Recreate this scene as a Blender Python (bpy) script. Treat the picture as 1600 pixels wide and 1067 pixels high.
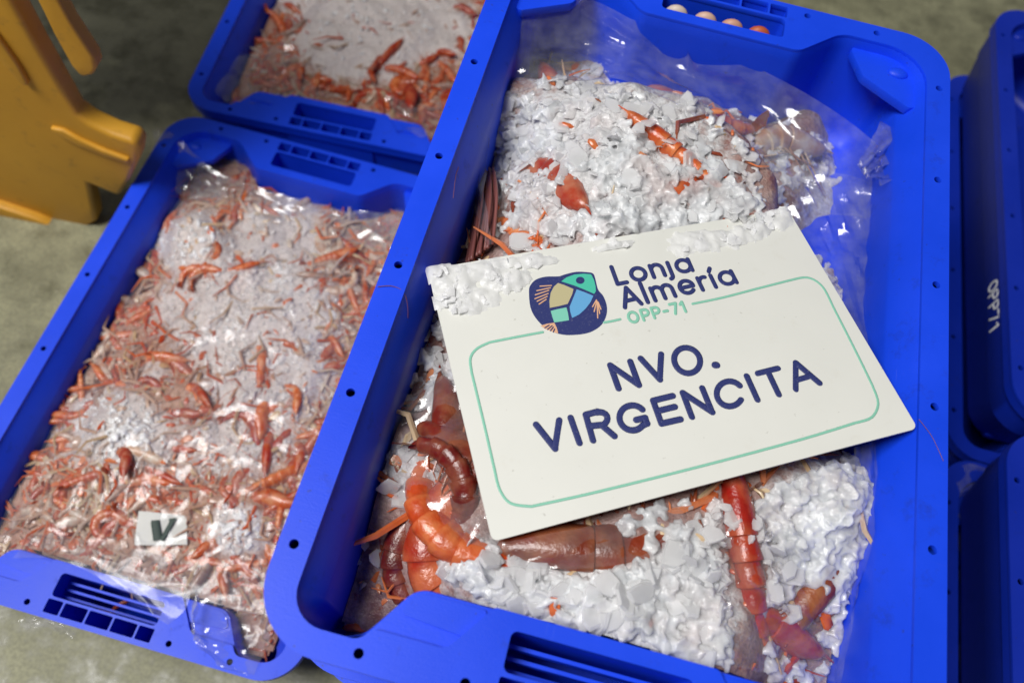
import bpy, bmesh, math, random
import numpy as np
from mathutils import Vector, Matrix
random.seed(7); rng = np.random.default_rng(11)
SC = bpy.context.scene
for o in list(bpy.data.objects): bpy.data.objects.remove(o)

# ------------------------------------------------------------------ camera
FLOOR = -0.481                      # floor below the front crate's rim (metres)
RCAM = np.array([[0.9658, -0.2570, 0.0333], [0.2448, 0.8623, -0.4433], [0.0852, 0.4363, 0.8958]])
CCAM = np.array([-0.08126, -0.32671, 0.48879])
FPX = 1262.0
cam_d = bpy.data.cameras.new('camera'); cam = bpy.data.objects.new('camera', cam_d); SC.collection.objects.link(cam)
m4 = Matrix.Identity(4)
for i in range(3):
    for j in range(3): m4[i][j] = RCAM[i, j]
    m4[i][3] = CCAM[i]
m4[2][3] -= FLOOR
cam.matrix_world = m4
cam_d.sensor_fit = 'HORIZONTAL'; cam_d.sensor_width = 36; cam_d.lens = FPX / 1600 * 36
cam_d.clip_start = 0.02; cam_d.clip_end = 60
cam_d.dof.use_dof = True; cam_d.dof.focus_distance = 0.60; cam_d.dof.aperture_fstop = 4.5
SC.camera = cam

# ------------------------------------------------------------------ world and lamps (covered market hall, soft light)
W = bpy.data.worlds.new('World'); SC.world = W; W.use_nodes = True
bg = W.node_tree.nodes['Background']; bg.inputs[0].default_value = (0.97, 0.985, 1.0, 1); bg.inputs[1].default_value = 0.09
def area(name, loc, target, size, power, col):
    d = bpy.data.lights.new(name, 'AREA'); d.shape = 'RECTANGLE'; d.size = size[0]; d.size_y = size[1]
    d.energy = power; d.color = col
    o = bpy.data.objects.new(name, d); SC.collection.objects.link(o); o.location = loc
    o.rotation_euler = (Vector(target) - Vector(loc)).to_track_quat('-Z', 'Y').to_euler()
    return o
area('hall_lamp', (-1.30, -0.60, 3.0), (-0.1, 0.0, 0.4), (1.1, 1.2), 100, (1.0, 0.985, 0.965))
SC.view_settings.view_transform = 'Standard'; SC.view_settings.look = 'None'
SC.view_settings.gamma = 1; SC.view_settings.exposure = 0.0; SC.view_settings.use_curve_mapping = False
SC.render.engine = 'CYCLES'
SC.cycles.max_bounces = 10; SC.cycles.transparent_max_bounces = 16; SC.cycles.caustics_reflective = False; SC.cycles.caustics_refractive = False
SC.cycles.use_denoising = True

# ------------------------------------------------------------------ helpers
C = SC.collection
def ray(u, v): return RCAM @ np.array([(u - 800) / FPX, -(v - 533.5) / FPX, -1.0])
def px(u, v, z):
    """pixel -> world point on the horizontal level z (metres, relative to the front crate's rim)"""
    r = ray(u, v); t = (z - CCAM[2]) / r[2]; p = CCAM + t * r
    return np.array([p[0], p[1], p[2] - FLOOR])
def link(o, parent=None, **kw):
    C.objects.link(o)
    if parent is not None: o.parent = parent
    for k, v in kw.items(): o[k] = v
    return o
def mesh_obj(name, me, mat=None, parent=None, smooth=None, **kw):
    if mat is not None and not me.materials: me.materials.append(mat)
    if smooth is not None:
        for p in me.polygons: p.use_smooth = True
        if smooth < 179: me.set_sharp_from_angle(angle=math.radians(smooth))
    return link(bpy.data.objects.new(name, me), parent, **kw)
def pydata(name, v, f):
    me = bpy.data.meshes.new(name); me.from_pydata([tuple(map(float, p)) for p in v], [], [tuple(map(int, q)) for q in f]); me.update(); return me
def empty(name, loc=(0, 0, 0), rz=0.0, **kw):
    o = bpy.data.objects.new(name, None); o.location = loc; o.rotation_euler = (0, 0, rz); o.empty_display_size = .02
    return link(o, None, **kw)
def copy_tree(o, parent=None):
    c = o.copy(); C.objects.link(c); c.parent = parent
    for ch in o.children: copy_tree(ch, c)
    return c

_tab = rng.random((256, 256))
def vnoise(x, y, seed=0):
    x = np.asarray(x, float) + seed * 17.31; y = np.asarray(y, float) + seed * 9.77
    xi = np.floor(x).astype(int); yi = np.floor(y).astype(int); fx = x - xi; fy = y - yi
    fx = fx * fx * (3 - 2 * fx); fy = fy * fy * (3 - 2 * fy)
    g = lambda a, b: _tab[a % 256, b % 256]
    return (g(xi, yi) * (1 - fx) + g(xi + 1, yi) * fx) * (1 - fy) + (g(xi, yi + 1) * (1 - fx) + g(xi + 1, yi + 1) * fx) * fy
def fbm(x, y, s, seed=0, oct=4):
    a = 1.0; t = 0; n = 0
    for k in range(oct):
        t = t + a * (vnoise(np.asarray(x) / s, np.asarray(y) / s, seed + k * 3) - .5); n += a; a *= .5; s *= .5
    return t / n
def ridge(x, y, s, seed=0):
    a = 1.0; t = 0
    for k in range(3):
        t = t + a * (1 - np.abs(2 * vnoise(np.asarray(x) / s, np.asarray(y) / s, seed + k * 5) - 1)) ** 3; a *= .5; s *= .55
    return t

# ------------------------------------------------------------------ materials
class NT:
    def __init__(s, name):
        s.m = bpy.data.materials.new(name); s.m.use_nodes = True; s.t = s.m.node_tree; s.t.nodes.clear()
        s.out = s.t.nodes.new('ShaderNodeOutputMaterial')
    def n(s, typ, **kw):
        nd = s.t.nodes.new(typ)
        for k, v in kw.items():
            if k.startswith('i_'):
                key = k[2:].replace('_', ' '); nd.inputs[key].default_value = v
            else: setattr(nd, k, v)
        return nd
    def l(s, a, b): s.t.links.new(a, b)
def coords(T, scale=1.0, kind='Object'):
    tc = T.n('ShaderNodeTexCoord'); mp = T.n('ShaderNodeMapping'); mp.inputs['Scale'].default_value = (scale,) * 3 if not isinstance(scale, tuple) else scale
    T.l(tc.outputs[kind], mp.inputs[0]); return mp.outputs[0]
def noise(T, vec, scale, detail=4, rough=.55):
    n = T.n('ShaderNodeTexNoise'); n.inputs['Scale'].default_value = scale; n.inputs['Detail'].default_value = detail; n.inputs['Roughness'].default_value = rough
    if vec is not None: T.l(vec, n.inputs['Vector'])
    return n.outputs['Fac']
def ramp(T, fac, stops):
    r = T.n('ShaderNodeValToRGB'); e = r.color_ramp.elements
    while len(e) < len(stops): e.new(.5)
    for i, (p, c) in enumerate(stops): e[i].position = p; e[i].color = (*c, 1) if len(c) == 3 else c
    T.l(fac, r.inputs[0]); return r.outputs[0]
def mixc(T, fac, a, b, mode='MIX'):
    m = T.n('ShaderNodeMix', data_type='RGBA', blend_type=mode)
    if isinstance(fac, float): m.inputs[0].default_value = fac
    else: T.l(fac, m.inputs[0])
    for s, i in ((a, 6), (b, 7)):
        if isinstance(s, tuple): m.inputs[i].default_value = (*s, 1) if len(s) == 3 else s
        else: T.l(s, m.inputs[i])
    return m.outputs[2]
def math_(T, op, a, b=0.0):
    m = T.n('ShaderNodeMath', operation=op)
    for i, s in enumerate((a, b)):
        if isinstance(s, (float, int)): m.inputs[i].default_value = s
        else: T.l(s, m.inputs[i])
    return m.outputs[0]
def bump(T, h, strength=.3, dist=.002, normal=None):
    b = T.n('ShaderNodeBump'); b.inputs['Strength'].default_value = strength; b.inputs['Distance'].default_value = dist
    T.l(h, b.inputs['Height'])
    if normal is not None: T.l(normal, b.inputs['Normal'])
    return b.outputs[0]
def setin(T, nd, key, v):
    if isinstance(v, (float, int)): nd.inputs[key].default_value = v
    elif isinstance(v, tuple): nd.inputs[key].default_value = (*v, 1) if len(v) == 3 else v
    else: T.l(v, nd.inputs[key])
def principled(T, **kw):
    p = T.n('ShaderNodeBsdfPrincipled')
    for k, v in kw.items(): setin(T, p, k.replace('_', ' '), v)
    return p

def mat_crate(name, base):
    T = NT(name); v = coords(T, 1.0)
    big = noise(T, v, 9, 5); fine = noise(T, v, 900, 2); 
    st = coords(T, (6, 60, 30)); scr = noise(T, st, 14, 4, .7)
    col = mixc(T, ramp(T, big, [(.35, (0, 0, 0)), (.75, (1, 1, 1))]), base, tuple(min(1, c * 1.22 + .004) for c in base))
    scuff = ramp(T, scr, [(.62, (0, 0, 0)), (.74, (1, 1, 1))])
    col = mixc(T, math_(T, 'MULTIPLY', scuff, .10), col, (.16, .22, .62))
    s1 = noise(T, coords(T, (900, 14, 200)), 1.0, 3, .6); s2 = noise(T, coords(T, (18, 800, 200)), 1.0, 3, .6); zone = ramp(T, noise(T, v, 16, 3), [(.45, (0, 0, 0)), (.62, (1, 1, 1))])
    lines = math_(T, 'MAXIMUM', ramp(T, s1, [(.70, (0, 0, 0)), (.76, (1, 1, 1))]), ramp(T, s2, [(.72, (0, 0, 0)), (.78, (1, 1, 1))]))
    col = mixc(T, math_(T, 'MULTIPLY', math_(T, 'MULTIPLY', lines, zone), .38), col, (.22, .30, .70))
    dirt = ramp(T, noise(T, v, 30, 7, .75), [(.58, (0, 0, 0)), (.74, (1, 1, 1))])
    col = mixc(T, math_(T, 'MULTIPLY', dirt, .40), col, (.010, .014, .085))
    speck = ramp(T, noise(T, v, 210, 2, .5), [(.72, (0, 0, 0)), (.77, (1, 1, 1))]); col = mixc(T, math_(T, 'MULTIPLY', speck, .45), col, (.03, .03, .06))
    rg = math_(T, 'ADD', math_(T, 'ADD', math_(T, 'MULTIPLY', big, .25), .30), math_(T, 'MULTIPLY', dirt, .12))
    p = principled(T, Base_Color=col, Roughness=rg, Specular_IOR_Level=.30, Normal=bump(T, math_(T, 'ADD', fine, math_(T, 'MULTIPLY', scr, .8)), .16, .0006))
    p.inputs['Subsurface Weight'].default_value = 0
    T.l(p.outputs[0], T.out.inputs[0]); return T.m
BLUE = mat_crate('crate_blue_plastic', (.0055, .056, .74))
BLUE2 = mat_crate('crate_deep_blue_plastic', (.003, .022, .36))  # same plastic in a deeper blue, for the outer stacks

def mat_plain(name, col, rough=.5, spec=.5, b=0.0, bs=400):
    T = NT(name); v = coords(T, 1.0); n = noise(T, v, 40, 4)
    c = mixc(T, n, tuple(x * .88 for x in col), tuple(min(1, x * 1.1) for x in col))
    kw = {}
    if b: kw['Normal'] = bump(T, noise(T, v, bs, 3), b, .001)
    p = principled(T, Base_Color=c, Roughness=rough, Specular_IOR_Level=spec, **kw)
    T.l(p.outputs[0], T.out.inputs[0]); return T.m

def mat_ice(name, tint=(.9, .92, .94), clear=.22, transl=.35, pink=.0, rough=.3):
    T = NT(name); v = coords(T, 1.0, 'Object'); g = T.n('ShaderNodeNewGeometry')
    n = noise(T, v, 60, 4); f = noise(T, v, 420, 3)
    c = mixc(T, g.outputs['Random Per Island'], tuple(x * .95 for x in tint), tint)
    if pink:
        pk = ramp(T, noise(T, v, 22, 3), [(.45, (0, 0, 0)), (.72, (1, 1, 1))])
        c = mixc(T, math_(T, 'MULTIPLY', pk, pink), c, (.62, .33, .27))
    cr_ = noise(T, v, 1100, 2, .5); nb = bump(T, math_(T, 'ADD', math_(T, 'ADD', n, math_(T, 'MULTIPLY', f, .5)), math_(T, 'MULTIPLY', cr_, .35)), .38, .0012)
    pb = principled(T, Base_Color=c, Roughness=rough, Specular_IOR_Level=.5, Normal=nb)
    tl = T.n('ShaderNodeBsdfTranslucent'); T.l(c, tl.inputs[0]); T.l(nb, tl.inputs['Normal'])
    p = T.n('ShaderNodeMixShader'); p.inputs[0].default_value = transl; T.l(pb.outputs[0], p.inputs[1]); T.l(tl.outputs[0], p.inputs[2])
    tr = T.n('ShaderNodeBsdfTransparent'); tr.inputs[0].default_value = (.98, .985, .99, 1)
    m2 = T.n('ShaderNodeMixShader'); T.l(p.outputs[0], m2.inputs[1]); T.l(tr.outputs[0], m2.inputs[2])
    T.l(math_(T, 'MULTIPLY', math_(T, 'ADD', math_(T, 'MULTIPLY', g.outputs['Random Per Island'], .8), .45), clear), m2.inputs[0])
    T.l(m2.outputs[0], T.out.inputs[0]); return T.m
ICE = mat_ice('ice_flake_white', (.99, .99, .99), .34, .42, .02, .10)
ICE_GRAIN = mat_ice('ice_grain_grey', (.99, .99, .99), .56, .46, .03, .09)
def mat_fused(name, lo, hi, pinkness, clear):
    T = NT(name); v = coords(T, 1.0); n = noise(T, v, 70, 4); f = noise(T, v, 420, 3); c_ = noise(T, v, 1100, 2)
    pk = ramp(T, noise(T, v, 26, 3), [(.46, (0, 0, 0)), (.72, (1, 1, 1))])
    col = mixc(T, ramp(T, n, [(.3, (0, 0, 0)), (.7, (1, 1, 1))]), lo, hi); col = mixc(T, math_(T, 'MULTIPLY', pk, pinkness), col, (.74, .44, .36))
    nb = bump(T, math_(T, 'ADD', math_(T, 'ADD', n, math_(T, 'MULTIPLY', f, .6)), math_(T, 'MULTIPLY', c_, .3)), .45, .0015)
    p = principled(T, Base_Color=col, Roughness=.13, Specular_IOR_Level=.5, Normal=nb, Subsurface_Weight=1.0, Subsurface_Scale=.006)
    p.inputs['Subsurface Radius'].default_value = (1, 1, 1)
    tr = T.n('ShaderNodeBsdfTransparent'); mx = T.n('ShaderNodeMixShader'); T.l(math_(T, 'MULTIPLY', ramp(T, noise(T, v, 45, 3), [(.38, (0, 0, 0)), (.66, (1, 1, 1))]), clear), mx.inputs[0]); T.l(p.outputs[0], mx.inputs[1]); T.l(tr.outputs[0], mx.inputs[2])
    T.l(mx.outputs[0], T.out.inputs[0]); return T.m
ICE_FUSED = mat_fused('ice_fused_wet', (.63, .65, .67), (.84, .848, .855), .24, .45)
SLUSH_FUSED = mat_fused('slush_fused_pink', (.76, .69, .66), (.90, .85, .82), .35, .28)
SNOW_FUSED = mat_fused('snow_fused', (.86, .855, .85), (.95, .95, .95), .04, .03)
SLUSH = mat_ice('ice_slush_pink', (.98, .92, .89), .34, .42, .25, .12)
SNOW = mat_ice('ice_snow', (.985, .985, .985), .12, .40, .0)

def mat_bed(name, whites, pinks, grain, dark=(.20, .05, .03)):
    """watery slush: whitish ice stained pink; point attribute 'ice' says where the ice is clean"""
    T = NT(name); v = coords(T, 1.0)
    a = T.n('ShaderNodeAttribute', attribute_name='ice'); n = noise(T, v, 38, 5, .6); n2 = noise(T, v, 130, 4, .65); f = noise(T, v, grain, 3, .7)
    k = math_(T, 'ADD', a.outputs['Fac'], math_(T, 'MULTIPLY', math_(T, 'SUBTRACT', n2, .5), .9))
    w = mixc(T, n2, whites[0], whites[1]); pk = mixc(T, ramp(T, n, [(.3, (0, 0, 0)), (.7, (1, 1, 1))]), pinks[0], pinks[1])
    red = ramp(T, noise(T, v, 95, 3, .5), [(.60, (0, 0, 0)), (.70, (1, 1, 1))])
    pk = mixc(T, math_(T, 'MULTIPLY', red, .75), pk, dark)
    col = mixc(T, ramp(T, k, [(.30, (0, 0, 0)), (.62, (1, 1, 1))]), pk, w)
    sp = ramp(T, f, [(.30, (.55,) * 3), (.6, (1.08,) * 3)]); col = mixc(T, .7, col, mixc(T, 1.0, col, sp, 'MULTIPLY'))
    nb = bump(T, math_(T, 'ADD', n2, f), .55, .003)
    p = principled(T, Base_Color=col, Roughness=.20, Specular_IOR_Level=.5, Normal=nb)
    tl = T.n('ShaderNodeBsdfTranslucent'); T.l(col, tl.inputs[0])
    m1 = T.n('ShaderNodeMixShader'); m1.inputs[0].default_value = .18; T.l(p.outputs[0], m1.inputs[1]); T.l(tl.outputs[0], m1.inputs[2])
    T.l(m1.outputs[0], T.out.inputs[0]); return T.m
BED_MAIN = mat_bed('slush_under_flakes', ((.68, .66, .66), (.92, .92, .92)), ((.26, .10, .08), (.56, .42, .38)), 300, (.30, .04, .015))
BED_LEFT = mat_bed('slush_pink', ((.76, .64, .59), (.96, .90, .87)), ((.42, .18, .105), (.68, .43, .32)), 420, (.46, .08, .03))

def mat_prawn(name, shell, pale, dark, band=.5):
    T = NT(name); v = coords(T, 1.0); at = T.n('ShaderNodeAttribute', attribute_name='t'); sg = T.n('ShaderNodeAttribute', attribute_name='seg')
    oi = T.n('ShaderNodeObjectInfo')
    n = noise(T, v, 9, 3, .5); f = noise(T, v, 60, 3)
    c = mixc(T, ramp(T, n, [(.42, (0, 0, 0)), (.66, (1, 1, 1))]), shell, pale)
    bandf = ramp(T, sg.outputs['Fac'], [(.0, (0, 0, 0)), (.70, (0, 0, 0)), (.86, (1, 1, 1)), (1., (.4, .4, .4))])
    c = mixc(T, math_(T, 'MULTIPLY', bandf, band), c, pale)
    c = mixc(T, math_(T, 'MULTIPLY', ramp(T, noise(T, v, 6, 3), [(.50, (0, 0, 0)), (.72, (1, 1, 1))]), .65), c, dark)
    hs = T.n('ShaderNodeHueSaturation'); T.l(c, hs.inputs['Color'])
    T.l(math_(T, 'ADD', math_(T, 'MULTIPLY', oi.outputs['Random'], .5), .72), hs.inputs['Value'])
    T.l(math_(T, 'ADD', math_(T, 'MULTIPLY', oi.outputs['Random'], .02), .49), hs.inputs['Hue'])
    c = hs.outputs[0]
    p = principled(T, Base_Color=c, Roughness=.26, Specular_IOR_Level=.55, Coat_Weight=.5, Coat_Roughness=.12, Normal=bump(T, math_(T, 'ADD', f, n), .15, .02))
    tl = T.n('ShaderNodeBsdfTranslucent'); T.l(c, tl.inputs[0])
    m1 = T.n('ShaderNodeMixShader'); m1.inputs[0].default_value = .2; T.l(p.outputs[0], m1.inputs[1]); T.l(tl.outputs[0], m1.inputs[2])
    T.l(m1.outputs[0], T.out.inputs[0]); return T.m
PR_RED = mat_prawn('prawn_red_shell', (.60, .055, .012), (.74, .19, .065), (.28, .016, .006))
PR_ORANGE = mat_prawn('prawn_orange_shell', (.66, .105, .028), (.76, .30, .15), (.40, .04, .014), .6)
PR_DARK = mat_prawn('prawn_dark_shell', (.26, .028, .011), (.36, .11, .05), (.07, .012, .010))
PR_PALE = mat_prawn('prawn_pale_shell', (.60, .36, .26), (.72, .62, .52), (.40, .16, .09), .4)
EYE = mat_plain('black_eye', (.01, .009, .009), .15)
THREAD = mat_plain('prawn_antenna_thread', (.24, .08, .07), .4)

def mat_film(name, haze=.05, rough=.07, boost=1.0):
    T = NT(name); v = coords(T, 1.0)
    n = noise(T, v, 70, 3); f = noise(T, v, 260, 3, .6)
    nb = bump(T, math_(T, 'ADD', n, math_(T, 'MULTIPLY', f, .35)), .18, .002)
    lw = T.n('ShaderNodeLayerWeight'); lw.inputs['Blend'].default_value = .5; T.l(nb, lw.inputs['Normal']); fres = math_(T, 'ADD', math_(T, 'MULTIPLY', math_(T, 'POWER', lw.outputs['Facing'], 4.0), .75), .07)
    tr = T.n('ShaderNodeBsdfTransparent'); tr.inputs[0].default_value = (.985, .985, .99, 1)
    gl = T.n('ShaderNodeBsdfGlossy'); gl.inputs['Roughness'].default_value = rough; T.l(nb, gl.inputs['Normal'])
    df = T.n('ShaderNodeBsdfDiffuse'); df.inputs[0].default_value = (.80, .80, .84, 1)
    m0 = T.n('ShaderNodeMixShader'); T.l(math_(T, 'MULTIPLY', ramp(T, n, [(.3, (.4,) * 3), (.7, (1.5,) * 3)]), haze), m0.inputs[0]); T.l(tr.outputs[0], m0.inputs[1]); T.l(df.outputs[0], m0.inputs[2])
    m1 = T.n('ShaderNodeMixShader'); T.l(math_(T, 'MULTIPLY', fres, boost), m1.inputs[0]); T.l(m0.outputs[0], m1.inputs[1]); T.l(gl.outputs[0], m1.inputs[2])
    T.l(m1.outputs[0], T.out.inputs[0]); return T.m
FILM = mat_film('clear_bag_film', .06, .12, .75)
FILM_HAZE = mat_film('misty_bag_film', .075, .10, .95)

FLAP = mat_film('standing_bag_film', .16, .10, 1.0)
def mat_floor():
    T = NT('wet_concrete'); v = coords(T, 1.0)
    a = noise(T, v, 4.5, 6, .6); b = noise(T, v, 23, 6, .65); f = noise(T, v, 240, 3, .6)
    col = mixc(T, ramp(T, a, [(.35, (0, 0, 0)), (.65, (1, 1, 1))]), (.24, .235, .135), (.40, .39, .24))
    col = mixc(T, ramp(T, b, [(.30, (.75,) * 3), (.60, (0, 0, 0))]), col, (.10, .098, .062))
    col = mixc(T, ramp(T, f, [(.35, (.5,) * 3), (.62, (0, 0, 0))]), col, (.13, .125, .085))
    spot = ramp(T, noise(T, v, 60, 2), [(.72, (0, 0, 0)), (.76, (.35,) * 3)]); col = mixc(T, spot, col, (.42, .40, .33))
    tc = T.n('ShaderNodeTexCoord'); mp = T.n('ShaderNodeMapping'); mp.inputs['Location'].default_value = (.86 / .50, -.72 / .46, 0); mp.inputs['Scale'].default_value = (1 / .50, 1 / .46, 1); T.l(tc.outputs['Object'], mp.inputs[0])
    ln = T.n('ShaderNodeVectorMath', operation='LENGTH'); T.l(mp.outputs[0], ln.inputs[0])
    floor_shade = ramp(T, math_(T, 'ADD', ln.outputs['Value'], math_(T, 'MULTIPLY', math_(T, 'SUBTRACT', noise(T, v, 5, 4), .5), .9)), [(.72, (1, 1, 1)), (1.0, (0, 0, 0))])  # shadow behind the barrier, painted into the floor colour
    col = mixc(T, math_(T, 'MULTIPLY', floor_shade, .80), col, (.013, .013, .010))
    rg = ramp(T, b, [(.36, (.30,) * 3), (.55, (.62,) * 3)])
    p = principled(T, Base_Color=col, Roughness=rg, Normal=bump(T, math_(T, 'ADD', f, b), .2, .002))
    T.l(p.outputs[0], T.out.inputs[0]); return T.m
YELLOW = None
def mat_yellow():
    T = NT('yellow_plastic'); v = coords(T, 1.0); n = noise(T, v, 12, 5); b = noise(T, v, 45, 5, .7)
    col = mixc(T, n, (.56, .27, .018), (.70, .36, .03)); col = mixc(T, ramp(T, b, [(.58, (0, 0, 0)), (.75, (.5,) * 3)]), col, (.24, .13, .03))
    p = principled(T, Base_Color=col, Roughness=.48, Normal=bump(T, b, .15, .002)); T.l(p.outputs[0], T.out.inputs[0]); return T.m
YELLOW = mat_yellow()

# ------------------------------------------------------------------ floor
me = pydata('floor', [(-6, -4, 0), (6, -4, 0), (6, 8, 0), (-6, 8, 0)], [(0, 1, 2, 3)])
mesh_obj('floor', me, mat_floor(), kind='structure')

# ------------------------------------------------------------------ crates
def fillet(pts, n=8):
    """closed polygon [(x, y, radius)] -> rounded point list"""
    out = []; N = len(pts)
    for i in range(N):
        p = np.array(pts[i][:2], float); r = pts[i][2]; a = np.array(pts[i - 1][:2], float); b = np.array(pts[(i + 1) % N][:2], float)
        if r <= 0: out.append(p); continue
        da = (a - p) / np.linalg.norm(a - p); db = (b - p) / np.linalg.norm(b - p)
        ang = math.acos(np.clip(da @ db, -1, 1)); t = r / math.tan(ang / 2); t = min(t, .49 * np.linalg.norm(a - p), .49 * np.linalg.norm(b - p))
        r = t * math.tan(ang / 2); bis = (da + db) / np.linalg.norm(da + db); c = p + bis * (r / math.sin(ang / 2))
        s = p + da * t; e = p + db * t; a0 = math.atan2(*(s - c)[::-1]); a1 = math.atan2(*(e - c)[::-1])
        dlt = (a1 - a0 + math.pi) % (2 * math.pi) - math.pi
        for k in range(n + 1): th = a0 + dlt * k / n; out.append(c + r * np.array([math.cos(th), math.sin(th)]))
    return out
def circle(x, y, r, n=14): return [np.array([x + r * math.cos(2 * math.pi * k / n), y + r * math.sin(2 * math.pi * k / n)]) for k in range(n)]
def rrect(x0, y0, x1, y1, r, n=4): return fillet([(x0, y0, r), (x1, y0, r), (x1, y1, r), (x0, y1, r)], n)
def plate(name, loops, z1, z0, bev=.0009, seg=2):
    """flat piece with holes (mm) between two levels, edges rounded"""
    bm = bmesh.new()
    edges = []
    for lp in loops:
        vs = [bm.verts.new((p[0] / 1000, p[1] / 1000, z1 / 1000)) for p in lp]
        edges += [bm.edges.new((vs[i], vs[(i + 1) % len(vs)])) for i in range(len(vs))]
    bmesh.ops.triangle_fill(bm, use_beauty=True, use_dissolve=False, edges=edges, normal=(0, 0, 1))
    fs = list(bm.faces)
    r = bmesh.ops.extrude_face_region(bm, geom=fs)
    for g in r['geom']:
        if isinstance(g, bmesh.types.BMVert): g.co.z = z0 / 1000
    bmesh.ops.recalc_face_normals(bm, faces=bm.faces)
    me = bpy.data.meshes.new(name); bm.to_mesh(me); bm.free()
    if bev:
        o = bpy.data.objects.new('tmp', me); C.objects.link(o)
        b = o.modifiers.new('b', 'BEVEL'); b.width = bev; b.segments = seg; b.limit_method = 'ANGLE'; b.angle_limit = math.radians(50)
        dg = bpy.context.evaluated_depsgraph_get(); dg.update()
        m2 = bpy.data.meshes.new_from_object(o.evaluated_get(dg)); m2.name = name
        bpy.data.objects.remove(o); me = m2
    return me
def loft(name, rings, cap=None):
    """rings: lists of (x, y, z) mm with equal counts"""
    n = len(rings[0]); v = [np.array(p) / 1000 for r in rings for p in r]; f = []
    for k in range(len(rings) - 1):
        for i in range(n): f.append((k * n + i, k * n + (i + 1) % n, (k + 1) * n + (i + 1) % n, (k + 1) * n + i))
    if cap == 'last': f.append(tuple(range((len(rings) - 1) * n, len(rings) * n)))
    return pydata(name, v, f)
PITCH = 118.35; HX = 190.5; HYE = 297.7
TOPP = [(180, 287, 36), (104, 287, 26), (69, 253, 16), (-69, 253, 16), (-104, 287, 26), (-180, 287, 36)]
RIM_IN = fillet(TOPP + [(-180, -291, 36), (-137, -291, 18), (-131, -283, 2), (-88, -283, 9), (-67, -254, 5), (67, -254, 5), (88, -283, 9), (131, -283, 2), (137, -291, 18), (180, -291, 36)], 8)
WALL_IN = fillet(TOPP + [(-180, -291, 36), (-138, -291, 20), (-113, -254, 16), (113, -254, 16), (138, -291, 20), (180, -291, 36)], 10)
OUTER = fillet([(200, 307, 42), (-200, 307, 42), (-200, -307, 42), (200, -307, 42)], 12)
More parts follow.
